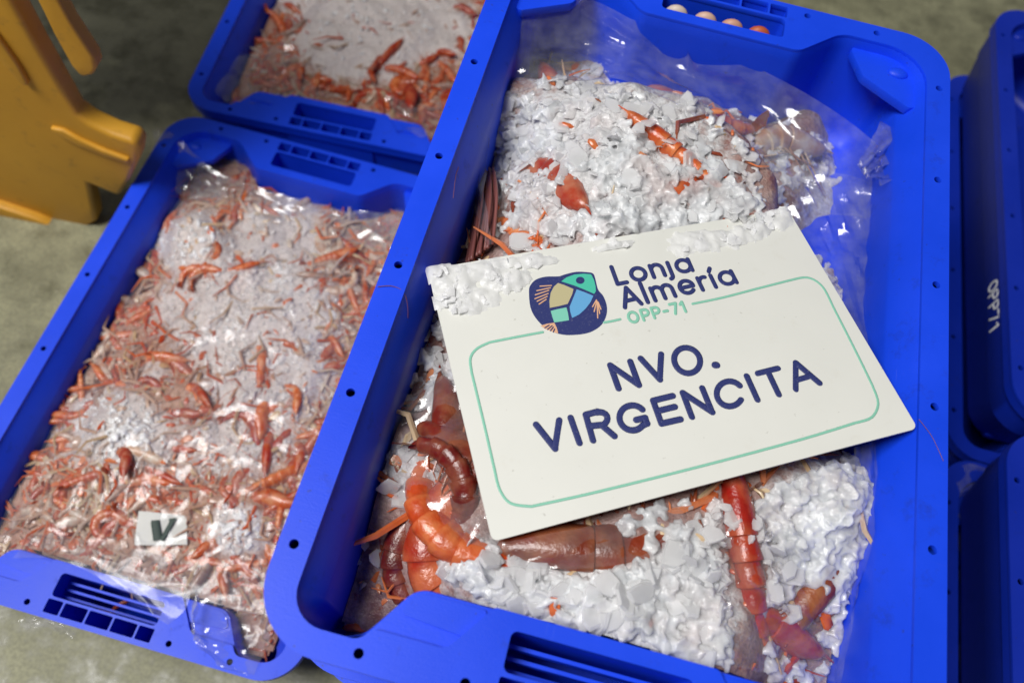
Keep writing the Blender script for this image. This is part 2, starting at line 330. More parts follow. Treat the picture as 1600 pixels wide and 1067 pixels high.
# cut long wall edges into short pieces so the wall loft is even
def resample(pts, step):
    out = []
    for i in range(len(pts)):
        a, b = pts[i], pts[(i + 1) % len(pts)]; k = max(1, int(np.linalg.norm(b - a) // step))
        out += [a + (b - a) * j / k for j in range(k)]
    return out
def build_crate_meshes():
    M = {}
    loops = [OUTER, RIM_IN]
    for sx in (-1, 1):
        loops += [circle(sx * HX, y, 3.0) for y in (-250, -150, -50, 50, 150, 250)]
        for sy in (-1, 1): loops += [circle(sx * 134.5, sy * HYE, 3.0), circle(sx * 72.5, sy * HYE, 3.0)]
    xs = [-55.5, -39, -15, 9 + .6, 39, 55.5]; xs = [-55.5, -38.2, -12.8, 12.8, 38.2, 55.5]
    handle = []
    for sy in (-1, 1):
        s = rrect(-54, min(sy * 263.5, sy * 286.5), 54, max(sy * 263.5, sy * 286.5), 4)
        cells = [rrect(xs[i] + .9, min(sy * 289, sy * 302), xs[i + 1] - .9, max(sy * 289, sy * 302), 1.2, 2) for i in range(5)]
        loops += [s] + cells
        grow = lambda a, b, c, d, r: rrect(a, b, c, d, r, 3)
        h = [rrect(-58, min(sy * 260, sy * 304.4), 58, max(sy * 260, sy * 304.4), 2), rrect(-54.4, min(sy * 263.2, sy * 286.9), 54.4, max(sy * 263.2, sy * 286.9), 4)]
        h += [rrect(xs[i] + .6, min(sy * 288.6, sy * 302.4), xs[i + 1] - .6, max(sy * 288.6, sy * 302.4), 1.2, 2) for i in range(5)]
        handle.append(plate('handle_grid', h, -3, -98, 0))
    M['rim'] = plate('rim', loops, 0, -4.5, .0011, 2); M['handle'] = handle
    # outer lip hanging from the rim
    lip = lambda o, z: [(p[0] * (1 - o / 200), p[1] * (1 - o / 307), z) for p in OUTER]
    M['lip'] = loft('rim_lip', [lip(.35, -3), lip(.35, -15), lip(2.6, -16), lip(2.8, -4)])
    # inner wall
    wl = resample(WALL_IN, 14); N = len(wl); nrm = []
    for i in range(N):
        t = wl[(i + 1) % N] - wl[i - 1]; t /= np.linalg.norm(t); nrm.append(np.array([-t[1], t[0]]))
    s = 1 if (nrm[0] @ (-wl[0])) > 0 else -1
    rings = []
    for zi, (z, off, off_end) in enumerate([(-2, -.5, -.5), (-4, .6, .3), (-14, 6.6, 1.0), (-25, 12.2, 1.8), (-29, 13.6, 2.2), (-60, 15.5, 4), (-100, 17, 6), (-110, 21, 9), (-113, 28, 16)]):
        r = []
        for i in range(N):
            p = wl[i]; n_ = nrm[i] * s; w = np.clip((abs(n_[0]) - .55) / .4, 0, 1) if abs(p[0]) > 150 else 0
            o = off * w + off_end * (1 - w); zz = z
            if p[1] < -250 and 62 < abs(p[0]) < 139 and zi < 2: zz = -7.2 - zi * .8
            q = p + n_ * o; r.append((q[0], q[1], zz))
        rings.append(r)
    M['wall'] = loft('inner_wall', rings, 'last')
    bo = lambda hx, hy, r, z: [(p[0], p[1], z) for p in fillet([(hx, hy, r), (-hx, hy, r), (-hx, -hy, r), (hx, -hy, r)], 8)]
    M['outer'] = loft('outer_wall', [bo(196.4, 303.4, 38, -4.3), bo(193, 300, 37, -52), bo(191.5, 298, 36, -54), bo(184, 284, 32, -105), bo(176, 276, 28, -115), bo(170, 270, 26, -117.8)], 'last')
    M['ledge'] = []
    for sx in (-1, 1):
        pts = fillet([(sx * 116, 287.4, 4), (sx * 172, 287.4, 8), (sx * 180.4, 276, 6), (sx * 180.4, 236, 3), (sx * 171, 231, 4), (sx * 130, 255, 10)], 5)
        M['ledge'].append(plate('corner_ledge', [pts], -11, -19, .0015, 2))
    M['pad'] = []
    for sx in (-1, 1):
        pts = fillet([(sx * 133, -284.5, 1), (sx * 113.6, -254.6, 16), (sx * 66, -254.6, 1), (sx * 87, -284.5, 5)], 6)
        M['pad'].append([plate('stacking_pad', [pts], -5.2, -9, .0008, 2),
                         plate('pad_step', [fillet([(sx * 120, -271, 3), (sx * 113, -256.5, 12), (sx * 69, -256.5, 2), (sx * 80, -274, 4)], 6)], -3.4, -6, .0012, 2)])
    bump_me = bpy.data.meshes.new('ledge_bump'); bm = bmesh.new(); bmesh.ops.create_uvsphere(bm, u_segments=16, v_segments=8, radius=1); bm.to_mesh(bump_me); bm.free()
    M['bump'] = bump_me
    return M
CM = build_crate_meshes()
RIB = plate('handle_rib', [rrect(-54, -1.2, 54, 1.2, .4, 2)], 6, -6, .0004, 1)
def crate(loc, rz, label, mat=BLUE, code=None, group='blue fish crates stacked in the hall'):
    t = empty('fish_crate', (loc[0], loc[1], loc[2] - .1178), rz, label=label, category='crate', group=group)
    def part(nm, me, par=t, ang=38):
        if me.materials and me.materials[0] is not mat: me = me.copy(); me.materials.clear()
        o = mesh_obj(nm, me, mat, par, smooth=ang)
        for pl in o.data.polygons:
            if abs(pl.normal.z) > .9995: pl.use_smooth = False
        return o
    zoff = .1178
    parts = [part('rim', CM['rim']), part('rim_lip', CM['lip']), part('inner_wall', CM['wall'], ang=60), part('outer_wall', CM['outer'])]
    parts += [part('handle_grid', h) for h in CM['handle']]
    for i, h in enumerate(CM['ledge']):
        l = part('corner_ledge', h); parts.append(l)
        b = part('ledge_bump', CM['bump'], l, 180); b.scale = (.009, .006, .004); b.location = ((-1, 1)[i] * .160, .268, -.0112)
    for a, b in CM['pad']:
        p = part('stacking_pad', a); parts.append(p); part('pad_step', b, p)
    for y_ in (-.2695, -.2765, -.2835):
        rb_ = part('handle_rib', RIB); rb_.location = (0, y_, -.030); parts.append(rb_)
    for p in parts: p.location.z += zoff
    return t
def at(mm, zmm, rz=0): return (mm[0] / 1000, mm[1] / 1000, zmm / 1000 - FLOOR)
P_MAIN = (0, 0, 0, 0); P_LEFT = (-421.1, -15.1, -362.9, -.011); P_BACK = (-436.1, 621.1, -360, .059)
main_crate = crate(at((0, 0), 0), 0, 'blue crate of iced red prawns holding the printed white card')
left_crate = crate(at(P_LEFT[:2], P_LEFT[2]), P_LEFT[3], 'blue crate of pink slush and shrimp with the V paper slip')
back_crate = crate(at(P_BACK[:2], P_BACK[2]), P_BACK[3], 'low blue crate of snowy shrimp behind the one with the V slip')
for k in (1, 2, 3):
    crate(at((k * .4, -k * .5), -PITCH * k), .004 * k, ['', 'blue crate directly under the crate with the printed card', 'blue crate second below the crate with the printed card', 'lowest blue crate in the stack carrying the printed card'][k])
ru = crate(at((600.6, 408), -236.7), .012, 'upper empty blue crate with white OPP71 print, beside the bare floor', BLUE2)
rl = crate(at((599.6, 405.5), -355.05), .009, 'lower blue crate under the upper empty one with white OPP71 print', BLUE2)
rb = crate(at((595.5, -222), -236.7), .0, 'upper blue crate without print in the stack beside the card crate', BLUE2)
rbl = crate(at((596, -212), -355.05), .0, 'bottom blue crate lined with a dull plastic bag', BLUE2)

# ------------------------------------------------------------------ tubes and strokes
def tube(name, pts, rad, n=6, flat=1.0, up=None, caps=True, roundcap=False):
    """swept tube along 3-D points; rad scalar or list; flat<1 squashes it along 'up'"""
    P = [np.array(p, float) for p in pts]; R = list(rad) if hasattr(rad, '__len__') else [rad] * len(P)
    if roundcap:
        d0 = (P[0] - P[1]) / np.linalg.norm(P[0] - P[1]); d1 = (P[-1] - P[-2]) / np.linalg.norm(P[-1] - P[-2])
        r0, r1 = R[0], R[-1]
        A = [P[0] + d0 * r0 * math.sin(a) for a in (1.5, 1.2, .8, .4)]; AR = [r0 * math.cos(a) for a in (1.5, 1.2, .8, .4)]
        B = [P[-1] + d1 * r1 * math.sin(a) for a in (.4, .8, 1.2, 1.5)]; BR = [r1 * math.cos(a) for a in (.4, .8, 1.2, 1.5)]
        P = A + P + B; R = AR + R + BR
    v = []; f = []; prev = np.array(up, float) if up is not None else None
    for i, p in enumerate(P):
        t = P[min(i + 1, len(P) - 1)] - P[max(i - 1, 0)]; t = t / (np.linalg.norm(t) + 1e-12)
        u = prev if prev is not None else np.array([0, 0, 1.0]) if abs(t[2]) < .9 else np.array([1.0, 0, 0])
        u = u - t * (u @ t); u /= np.linalg.norm(u) + 1e-12; w = np.cross(t, u)
        if up is None: prev = u
        for k in range(n):
            a = 2 * math.pi * k / n; v.append(p + R[i] * (math.cos(a) * w + math.sin(a) * u * flat))
    for i in range(len(P) - 1):
        for k in range(n): f.append((i * n + k, i * n + (k + 1) % n, (i + 1) * n + (k + 1) % n, (i + 1) * n + k))
    if caps: f.append(tuple(range(n))[::-1]); f.append(tuple(range((len(P) - 1) * n, len(P) * n)))
    return v, f
def join(lists):
    V = []; F = []
    for v, f in lists:
        o = len(V); V += list(v); F += [tuple(i + o for i in q) for q in f]
    return V, F
def spline(pts, n=8):
    P = [np.array(p, float) for p in pts]; out = []
    for i in range(len(P) - 1):
        a, b, c, d = P[max(i - 1, 0)], P[i], P[i + 1], P[min(i + 2, len(P) - 1)]
        for k in range(n):
            t = k / n; out.append(.5 * (2 * b + (c - a) * t + (2 * a - 5 * b + 4 * c - d) * t * t + (3 * b - a - 3 * c + d) * t ** 3))
    return out + [P[-1]]

# white OPP71 code on the outer wall of the right-hand crates (stroke letters: width 0..1, height 0..1)
def arc(cx, cy, rx, ry, a0, a1, n=14): return [(cx + rx * math.cos(math.radians(a0 + (a1 - a0) * k / n)), cy + ry * math.sin(math.radians(a0 + (a1 - a0) * k / n))) for k in range(n + 1)]
GL = {'O': [arc(.36, .5, .32, .44, 0, 360, 22)], 'P': [[(.08, .02), (.08, .96), (.36, .96)] + arc(.36, .72, .24, .24, 90, -90, 8) + [(.08, .48)]],
      '7': [[(.04, .95), (.6, .95), (.24, .02)]], '1': [[(.12, .75), (.34, .96), (.34, .02)]]}
WHITE_INK = mat_plain('white_print', (.85, .86, .88), .6)
def code_print(parent, y0):
    S = []; y = y0
    for ch in 'OPP71':
        for st in GL[ch]: S.append(tube('s', [(-.1964 + (.045 - q[1] * .0195 - .0043) * .0713 - .0002, y - q[0] * .0165, .1178 - .045 + q[1] * .0195) for q in st], .0016, 6, .12, up=(-1, 0, .03), roundcap=True))
        y -= .0165 * (.85 if ch != '1' else .6)
    v, f = join(S); mesh_obj('printed_code', pydata('printed_code', v, f), WHITE_INK, parent, smooth=180)
code_print(ru, -.122); code_print(rl, -.126)

# ------------------------------------------------------------------ heaps (heights in mm below the front crate's rim)
class Heap:
    """smooth height field through points given as (pixel u, pixel v, z) or ('xy', x, y, z)"""
    def __init__(s, ctr, sig, rough=(6, 30), seed=0):
        X = []; Z = []
        for c in ctr:
            if c[0] == 'xy': X.append((c[1], c[2])); Z.append(c[3])
            else: p = px(c[0], c[1], c[2] / 1000); X.append((p[0] * 1000, p[1] * 1000)); Z.append(c[2])
        s.X = np.array(X); s.Z = np.array(Z, float); s.sig = sig; s.rough = rough; s.seed = seed
    def smooth(s, x, y):
        x = np.atleast_1d(np.asarray(x, float)); y = np.atleast_1d(np.asarray(y, float))
        d2 = (x[..., None] - s.X[:, 0]) ** 2 + (y[..., None] - s.X[:, 1]) ** 2
        w = np.exp(-d2 / (2 * s.sig ** 2)) + 1e-9 / (d2 + 1)
        return (w * s.Z).sum(-1) / w.sum(-1)
    def z(s, x, y):
        return s.smooth(x, y) + s.rough[0] * 2 * fbm(x, y, s.rough[1], s.seed, 4)
    def hit(s, u, v, lift=0.0):
        z = float(s.Z.mean())
        for _ in range(25):
            p = px(u, v, z / 1000); z = .5 * z + .5 * (float(s.z(p[0] * 1000, p[1] * 1000)[0]) + lift)
        return px(u, v, z / 1000)
def inside(x, y, poly):
    x = np.asarray(x); y = np.asarray(y); c = np.zeros(x.shape, bool); n = len(poly)
    for i in range(n):
        x0, y0 = poly[i]; x1, y1 = poly[i - 1]
        k = ((y0 > y) != (y1 > y)) & (x < (x1 - x0) * (y - y0) / (y1 - y0 + 1e-12) + x0); c ^= k
    return c
def to_px(x, y, z):
    """main-frame mm -> pixel"""
    P = np.stack([np.asarray(x) / 1000 - CCAM[0], np.asarray(y) / 1000 - CCAM[1], np.asarray(z) / 1000 - CCAM[2]], -1) @ RCAM
    return 800 + FPX * P[..., 0] / -P[..., 2], 533.5 - FPX * P[..., 1] / -P[..., 2]
def crate_shape(pose, inset):
    """outline of the crate's inside at depth, in main-frame mm"""
    hx = 163 - inset; w = fillet([(hx, 284 - inset, 30), (100, 284 - inset, 20), (70, 249 - inset, 12), (-70, 249 - inset, 12), (-100, 284 - inset, 20), (-hx, 284 - inset, 30),
                 (-hx, -287 + inset, 30), (-138, -287 + inset, 12), (-112, -250 + inset, 12), (112, -250 + inset, 12), (138, -287 + inset, 12), (hx, -287 + inset, 30)], 5)
    c, s = math.cos(pose[3]), math.sin(pose[3])
    return [(pose[0] + c * p[0] - s * p[1], pose[1] + s * p[0] + c * p[1]) for p in w]
def heap_mesh(name, heap, pose, inset, step, edge_drop=0, icefn=None, lift=0.0, extra=None):
    xs = np.arange(-165, 165.1, step); ys = np.arange(-290, 290.1, step); gx, gy = np.meshgrid(xs, ys)
    c, s = math.cos(pose[3]), math.sin(pose[3]); X = pose[0] + c * gx - s * gy; Y = pose[1] + s * gx + c * gy
    poly = crate_shape(pose, inset); ok = inside(X, Y, poly)
    Z = heap.z(X, Y) + lift
    if extra is not None: Z = Z + extra(X, Y)
    idx = -np.ones(X.shape, int); idx[ok] = np.arange(ok.sum())
    v = np.stack([X[ok] / 1000, Y[ok] / 1000, Z[ok] / 1000 - FLOOR], -1); f = []
    q = ok[:-1, :-1] & ok[1:, :-1] & ok[:-1, 1:] & ok[1:, 1:]
    J, I = np.nonzero(q)
    f = np.stack([idx[J, I], idx[J, I + 1], idx[J + 1, I + 1], idx[J + 1, I]], -1)
    me = bpy.data.meshes.new(name); me.from_pydata(v.tolist(), [], f.tolist())
    if icefn is not None:
        a = me.attributes.new('ice', 'FLOAT', 'POINT'); u, w = to_px(X[ok], Y[ok], Z[ok])
        a.data.foreach_set('value', icefn(u, w, X[ok], Y[ok]).astype(np.float32))
    me.update(); return me
def blob_field(blobs, u, v):
    """sum of soft ellipses given as (u, v, ru, rv, angle, strength)"""
    t = np.zeros(np.shape(u))
    for (a, b, ra, rb, an, st) in blobs:
        c, s = math.cos(math.radians(an)), math.sin(math.radians(an)); dx, dy = u - a, v - b
        d = np.sqrt(((dx * c + dy * s) / ra) ** 2 + ((-dx * s + dy * c) / rb) ** 2); t = np.maximum(t, st * np.clip(1.6 - d * 1.05, 0, 1))
    return t

# ------------------------------------------------------------------ ice pieces
def flake_mesh(i, rounded=False):
    r = random.Random(100 + i); bm = bmesh.new()
    if rounded:
        bmesh.ops.create_icosphere(bm, subdivisions=2, radius=1.0)
        for v in bm.verts:
            n = v.co.normalized(); k = 1 + .75 * (vnoise(n.x * 2.3 + 3 * i, n.y * 2.3 + n.z * 2.9, i) - .5) * 2
            v.co = Vector((n.x * k, n.y * k * .9, n.z * k * .6))
    else:
        n = r.randint(5, 9); th = r.uniform(.06, .14); lo = []; up = []; cv = r.uniform(-.25, .25)
        asp = r.uniform(.5, .95); ang = sorted((k + r.uniform(-.36, .36)) * 2 * math.pi / n for k in range(n))
        for a in ang:
            rr = r.uniform(.66, 1.15); x, y = rr * math.cos(a), rr * asp * math.sin(a); b = cv * x * x
            up.append(bm.verts.new((x * .9, y * .9, b + th * r.uniform(.5, 1.1)))); lo.append(bm.verts.new((x * 1.02, y * 1.02, b - th * r.uniform(.4, 1.0))))
        ct = bm.verts.new((r.uniform(-.2, .2), r.uniform(-.2, .2), th * r.uniform(.8, 1.5)))
        for k in range(n):
            j = (k + 1) % n; bm.faces.new((up[k], up[j], ct)); bm.faces.new((lo[k], lo[j], up[j], up[k]))
        bm.faces.new(lo[::-1])
    bmesh.ops.recalc_face_normals(bm, faces=bm.faces)
    me = bpy.data.meshes.new('ice_flake'); bm.to_mesh(me); bm.free(); return me
FLAKES = [flake_mesh(i) for i in range(18)]; GRAINS = [flake_mesh(50 + i, True) for i in range(8)]
for m_ in FLAKES:
    m_.materials.append(ICE)
    for p in m_.polygons: p.use_smooth = True
    m_.set_sharp_from_angle(angle=math.radians(35))
for m_ in GRAINS:
    m_.materials.append(ICE_GRAIN)
    for p in m_.polygons: p.use_smooth = True
def arr(me): return np.array([v.co[:] for v in me.vertices]), [tuple(p.vertices) for p in me.polygons]
FL_ARR = [arr(m_) for m_ in FLAKES]; GR_ARR = [arr(m_) for m_ in GRAINS]
def rot_rand(tilt):
    return Matrix.Rotation(random.uniform(0, 6.283), 3, 'Z') @ Matrix.Rotation(random.gauss(0, tilt), 3, 'X') @ Matrix.Rotation(random.uniform(0, 6.283), 3, 'Z')
def crumb_mesh(name, spots, lib):
    V = []; F = []; o = 0
    for (p, size, tilt) in spots:
        a, fs = random.choice(lib); Rm = np.array(rot_rand(tilt)); v = (a * size) @ Rm.T + np.array(p)
        V.append(v); F += [tuple(i + o for i in q) for q in fs]; o += len(v)
    me = bpy.data.meshes.new(name); me.from_pydata(np.concatenate(V).tolist(), [], F); me.update(); return me
def poly_points(poly, n, seed):
    r = np.random.default_rng(seed); P = np.array(poly, float); out = []
    while len(out) < n:
        q = P.min(0) + r.random((n * 3, 2)) * (P.max(0) - P.min(0)); k = inside(q[:, 0], q[:, 1], poly); out += q[k].tolist()
    return out[:n]

# ------------------------------------------------------------------ prawns
def prawn_mesh(bend, seed, tailcurl=0.0, n=14):
    """one continuous body: beak, carapace, six overlapping segments, tail; unit length 1 along +x at the head"""
    r = random.Random(seed); V = []; tt = []; sg = []; F = []
    TS = [(0, .003, .5), (.03, .007, .5), (.07, .013, .5), (.085, .034, .3), (.105, .047, .4), (.14, .062, .5), (.19, .077, .55), (.25, .088, .6), (.31, .093, .6), (.36, .094, .75), (.385, .093, .95), (.39, .082, .05)]
    for s in range(6):
        a, b = .39 + .088 * s, .39 + .088 * (s + 1); r0 = .086 - .0075 * s - (.004 if s == 5 else 0)
        TS += [(a + (b - a) * f, r0 * k, f) for f, k in ((.06, .97), (.3, 1.02), (.6, 1.06), (.88, 1.09), (.97, 1.07), (.995, .93))]
    TS += [(.925, .034, .5), (.95, .026, .5), (1.0, .006, .5)]
    rings = len(TS); pos = np.array([0., 0.]); ang = 0.0; cen = []; tp = 0
    for (t, _, _) in TS:
        ds = t - tp; tp = t
        curv = 0 if t < .36 else math.radians(bend) * (1 + .5 * math.sin((t - .4) * 5)) / .56
        ang += curv * ds; pos = pos + ds * np.array([-math.cos(ang), -math.sin(ang)]); cen.append((pos.copy(), ang))
    for k, (t, hr, seg) in enumerate(TS):
        (cx, cy), a = cen[k]; nx, ny = math.sin(a), -math.cos(a)
        up_ = .045 if t < .08 else .03 * max(0, 1 - (t - .08) / .12)
        for j in range(n):
            th = 2 * math.pi * j / n; cyl = math.cos(th); ez = math.sin(th)
            off = hr * cyl * (1.0 if cyl < 0 else 1.08 if t > .39 else .9) - up_; wz = .74 * (1 - .18 * max(0, cyl))
            V.append((cx + nx * off, cy + ny * off, ez * hr * wz)); tt.append(t); sg.append(seg)
    for k in range(rings - 1):
        for j in range(n): F.append((k * n + j, k * n + (j + 1) % n, (k + 1) * n + (j + 1) % n, (k + 1) * n + j))
    F.append(tuple(range(n))); F.append(tuple(range((rings - 1) * n, rings * n))[::-1])
    me = pydata('prawn_body', V, F); bm = bmesh.new(); bm.from_mesh(me); bmesh.ops.recalc_face_normals(bm, faces=bm.faces); bm.to_mesh(me); bm.free()
    for nm, dat in (('t', tt), ('seg', sg)): a = me.attributes.new(nm, 'FLOAT', 'POINT'); a.data.foreach_set('value', np.array(dat, np.float32))
    for p in me.polygons: p.use_smooth = True
    me.set_sharp_from_angle(angle=math.radians(48))
    def ci(t): return min(range(rings), key=lambda q: abs(TS[q][0] - t))
    # tail fan
    (cx, cy), a = cen[ci(.925)]; d = np.array([-math.cos(a), -math.sin(a)]); fans = []
    for k, sp in enumerate((-.85, -.42, 0, .42, .85)):
        L = .15 if k != 2 else .12; w = .034 if k != 2 else .022; v = []; pts = 7
        for i in range(pts):
            q = i / (pts - 1); wd = w * math.sin(min(1, q * 1.25 + .12) * math.pi * .62) ; cx_ = L * q
            for s_ in (-1, 1):
                lx, lz = cx_ * math.cos(sp) - s_ * wd * math.sin(sp), cx_ * math.sin(sp) + s_ * wd * math.cos(sp)
                v.append((cx + d[0] * lx + d[1] * .008 * k * q, cy + d[1] * lx - d[0] * .008 * k * q, lz + .01 * math.sin(q * 3)))
        f = [(2 * i, 2 * i + 1, 2 * i + 3, 2 * i + 2) for i in range(pts - 1)]; fans.append((v, f))
    fv, ff = join(fans); fan = pydata('tail_fan', fv, ff)
    for p in fan.polygons: p.use_smooth = True
    # legs and swimmerets
    legs = []
    for k in range(9):
        t = .26 + .07 * k; (cx, cy), a = cen[ci(t)]; nv = np.array([math.sin(a), -math.cos(a)]); dv = np.array([math.cos(a), math.sin(a)])
        for s_ in (-1, 1):
            L = (.27 if k < 4 else .11) * r.uniform(.8, 1.2); b = np.array([cx, cy]) + nv * .055
            k1 = b + nv * L * .45 + dv * L * r.uniform(.1, .5); k2 = k1 + nv * L * .25 + dv * L * r.uniform(.3, .7)
            legs.append(tube('l', [(b[0], b[1], s_ * .03), (k1[0], k1[1], s_ * r.uniform(.03, .08)), (k2[0], k2[1], s_ * r.uniform(.0, .06))], [.008, .006, .002], 5))
    lv, lf = join(legs); leg = pydata('legs', lv, lf)
    ants = []
    for s_ in (-1, 1):
        p0 = (.0 - .10, -.03, s_ * .025); w = r.uniform(-.2, .3)
        ants.append(tube('a', spline([p0, (.08, .02 + w * .2, s_ * .05), (.25, .10 + w, s_ * .10), (.20 + w, .32 + w, s_ * .06), (-.1, .52 + w * .5, s_ * .04)], 6), [.006 - .0045 * k / 24 for k in range(25)], 5))
        ants.append(tube('a', spline([(-.05, -.02, s_ * .02), (.06, -.01, s_ * .03), (.15, .02 + .1 * s_, s_ * .06)], 4), [.010, .009, .008, .007, .006, .005, .004, .003, .002], 5))
    av, af = join(ants); ant = pydata('antennae', av, af)
    ev = bpy.data.meshes.new('eye'); bm = bmesh.new(); bmesh.ops.create_uvsphere(bm, u_segments=10, v_segments=6, radius=.017); bm.to_mesh(ev); bm.free()
    return dict(body=me, fan=fan, legs=leg, ant=ant, eye=ev)
PR = [prawn_mesh(32, 1), prawn_mesh(85, 2), prawn_mesh(150, 3), prawn_mesh(8, 4), prawn_mesh(215, 5)]
_pc = {}
def pm(kind, key, mat):
    k = (kind, key, mat.name)
    if k not in _pc:
        me = PR[kind][key].copy(); me.materials.clear(); me.materials.append(mat); _pc[k] = me
    return _pc[k]
def prawn(name, p_head, p_tail, kind, mat, roll, label, group, parts='bfla', scale=None, tiltz=0.0, up=(0, 0, 1)):
    """lies with its head at p_head and tail base at p_tail; roll 0 = on its side, 90 = belly down"""
    h = np.array(p_head); t = np.array(p_tail); d = h - t; L = np.linalg.norm(d); x = d / L
    z = np.array(up, float); z = z - x * (z @ x); z /= np.linalg.norm(z); y = np.cross(z, x)
    a = math.radians(roll); y2 = y * math.cos(a) + z * math.sin(a); z2 = -y * math.sin(a) + z * math.cos(a)
    sc = scale if scale else L / (1.0 if kind in (0, 3) else .78 if kind == 1 else .6 if kind == 2 else .5)
    o = bpy.data.objects.new(name, None); o.empty_display_size = .01
    m = Matrix([[x[0], y2[0], z2[0], h[0]], [x[1], y2[1], z2[1], h[1]], [x[2], y2[2], z2[2], h[2]], [0, 0, 0, 1]])
    o.matrix_world = m @ Matrix.Diagonal((sc, sc, sc, 1))
    link(o, None, label=label, category='prawn', group=group)
    lk = lambda nm, key, mt: link(bpy.data.objects.new(nm, pm(kind, key, mt)), o)
    if 'b' in parts: lk('body', 'body', mat)
    if 'f' in parts: lk('tail_fan', 'fan', mat)
    if 'l' in parts: lk('legs', 'legs', mat)
    if 'a' in parts: lk('antennae', 'ant', mat)
    if 'e' in parts:
        for s_ in (-1, 1): e = lk('eye', 'eye', EYE); e.location = (-.105, -.004, s_ * .034)
    return o

# ------------------------------------------------------------------ bag film
def crumple(x, y, s, seed):
    """sum of warped triangle waves: sharp creases between flat facets"""
    r = np.random.default_rng(seed + 900); t = 0; wx = x + 9 * fbm(x, y, s * 3, seed + 11, 2) * 2; wy = y + 9 * fbm(x, y, s * 3, seed + 12, 2) * 2
    for k in range(6):
        a = r.random() * math.pi; q = (wx * math.cos(a) + wy * math.sin(a)) / (s * r.uniform(.7, 2.2)) + r.random() * 9
        t = t + np.abs(2 * (q - np.floor(q + .5))) * r.uniform(.35, 1.0)
    return t - 1.8
def sheet(name, rows, mat, parent=None, sub=10, amp=.0015, sc=18, seed=0, **kw):
    """film through a grid of 3-D points, crumpled"""
    G = np.array([spline(r_, sub) for r_ in rows]); G = np.array([spline(list(G[:, j]), sub) for j in range(G.shape[1])]).transpose(1, 0, 2)
    du = np.gradient(G, axis=1); dv = np.gradient(G, axis=0); N = np.cross(du, dv); N /= np.linalg.norm(N, axis=-1, keepdims=True) + 1e-9
    x = G[..., 0] * 1000 + G[..., 2] * 700; y = G[..., 1] * 1000 - G[..., 2] * 500
    lu = np.cumsum(np.linalg.norm(du, axis=-1), axis=1) * 1000; lv = np.cumsum(np.linalg.norm(dv, axis=-1), axis=0) * 1000
    x = lu * .42 + lv * .25; y = lv + lu * .10
    h = crumple(x, y, sc, seed) * amp * 1.5 + fbm(x, y, sc * 2.5, seed + 3) * amp * 3
    G = G + N * h[..., None]; R_, C_ = G.shape[:2]
    f = [(i * C_ + j, i * C_ + j + 1, (i + 1) * C_ + j + 1, (i + 1) * C_ + j) for i in range(R_ - 1) for j in range(C_ - 1)]
    return mesh_obj(name, pydata(name, G.reshape(-1, 3), f), mat, parent, smooth=24, **kw)

# ================================================================== FRONT CRATE
heap = Heap([(800, 150, -50), (860, 140, -34), (1000, 170, -22), (1100, 210, -26), (820, 250, -38), (900, 300, -22), (1000, 280, -18), (1130, 300, -26), (800, 370, -48),
    (1170, 180, -62), (1250, 220, -72), (1280, 300, -125), (1330, 380, -125), (1240, 260, -88), (1320, 450, -100), (1350, 600, -80), (735, 300, -92), (735, 380, -95), (680, 480, -62), (660, 560, -60), (640, 640, -64),
    (620, 720, -52), (580, 800, -84), (560, 920, -98), (600, 960, -98), (680, 760, -46), (760, 760, -34), (900, 600, -30), (1050, 560, -28), (1050, 450, -32), (1150, 600, -30), (1250, 640, -32),
    (660, 850, -50), (740, 880, -30), (850, 870, -36), (950, 900, -24), (1050, 880, -24), (1000, 950, -26), (1170, 880, -36), (1250, 800, -24), (1320, 760, -28), (1330, 850, -32), (1250, 950, -44), (1330, 950, -66), (1280, 1040, -70), (1120, 990, -30),
    ('xy', 150, 120, -118), ('xy', 160, 200, -118), ('xy', 60, 270, -100), ('xy', 160, 40, -100), ('xy', 160, -60, -84), ('xy', 165, -160, -60), ('xy', 160, -230, -80), ('xy', -60, 260, -90), ('xy', -160, 240, -105), ('xy', -165, 120, -100)], 24, (9, 34), 2)
TOPPILE = [(768, 170), (800, 135), (860, 118), (950, 98), (1050, 118), (1110, 165), (1150, 215), (1190, 270), (1235, 325), (1180, 345), (1000, 372), (880, 395), (790, 402), (768, 370), (760, 300), (752, 230)]
BOTPILE = [(695, 850), (760, 845), (830, 880), (880, 905), (950, 900), (1040, 862), (1110, 845), (1130, 880), (1145, 960), (1140, 1045), (1060, 1020), (960, 990), (860, 965), (780, 945), (700, 900)]
RIGHTPILE = [(1180, 790), (1240, 750), (1350, 715), (1365, 780), (1360, 860), (1345, 920), (1290, 930), (1240, 890), (1215, 850)]
def ice_main(u, v, x, y):
    b = blob_field([(950, 240, 190, 140, 0, .75), (1290, 830, 90, 110, 0, .9), (900, 930, 220, 70, 15, .8), (1040, 950, 110, 80, 0, .9), (630, 730, 50, 50, 0, .6), (1320, 330, 80, 120, 0, .6)], u, v)
    return b
ice = empty('crushed_ice', at((0, -20), -112), 0, label='crushed flake ice heaped over red prawns beneath the printed card', category='ice')
bed = mesh_obj('slush', heap_mesh('slush', heap, P_MAIN, 0, 2.4, icefn=ice_main), BED_MAIN, None, smooth=180)
def adopt(o, parent):
    o.parent = parent; o.matrix_parent_inverse = parent.matrix_basis.inverted()
adopt(bed, ice)
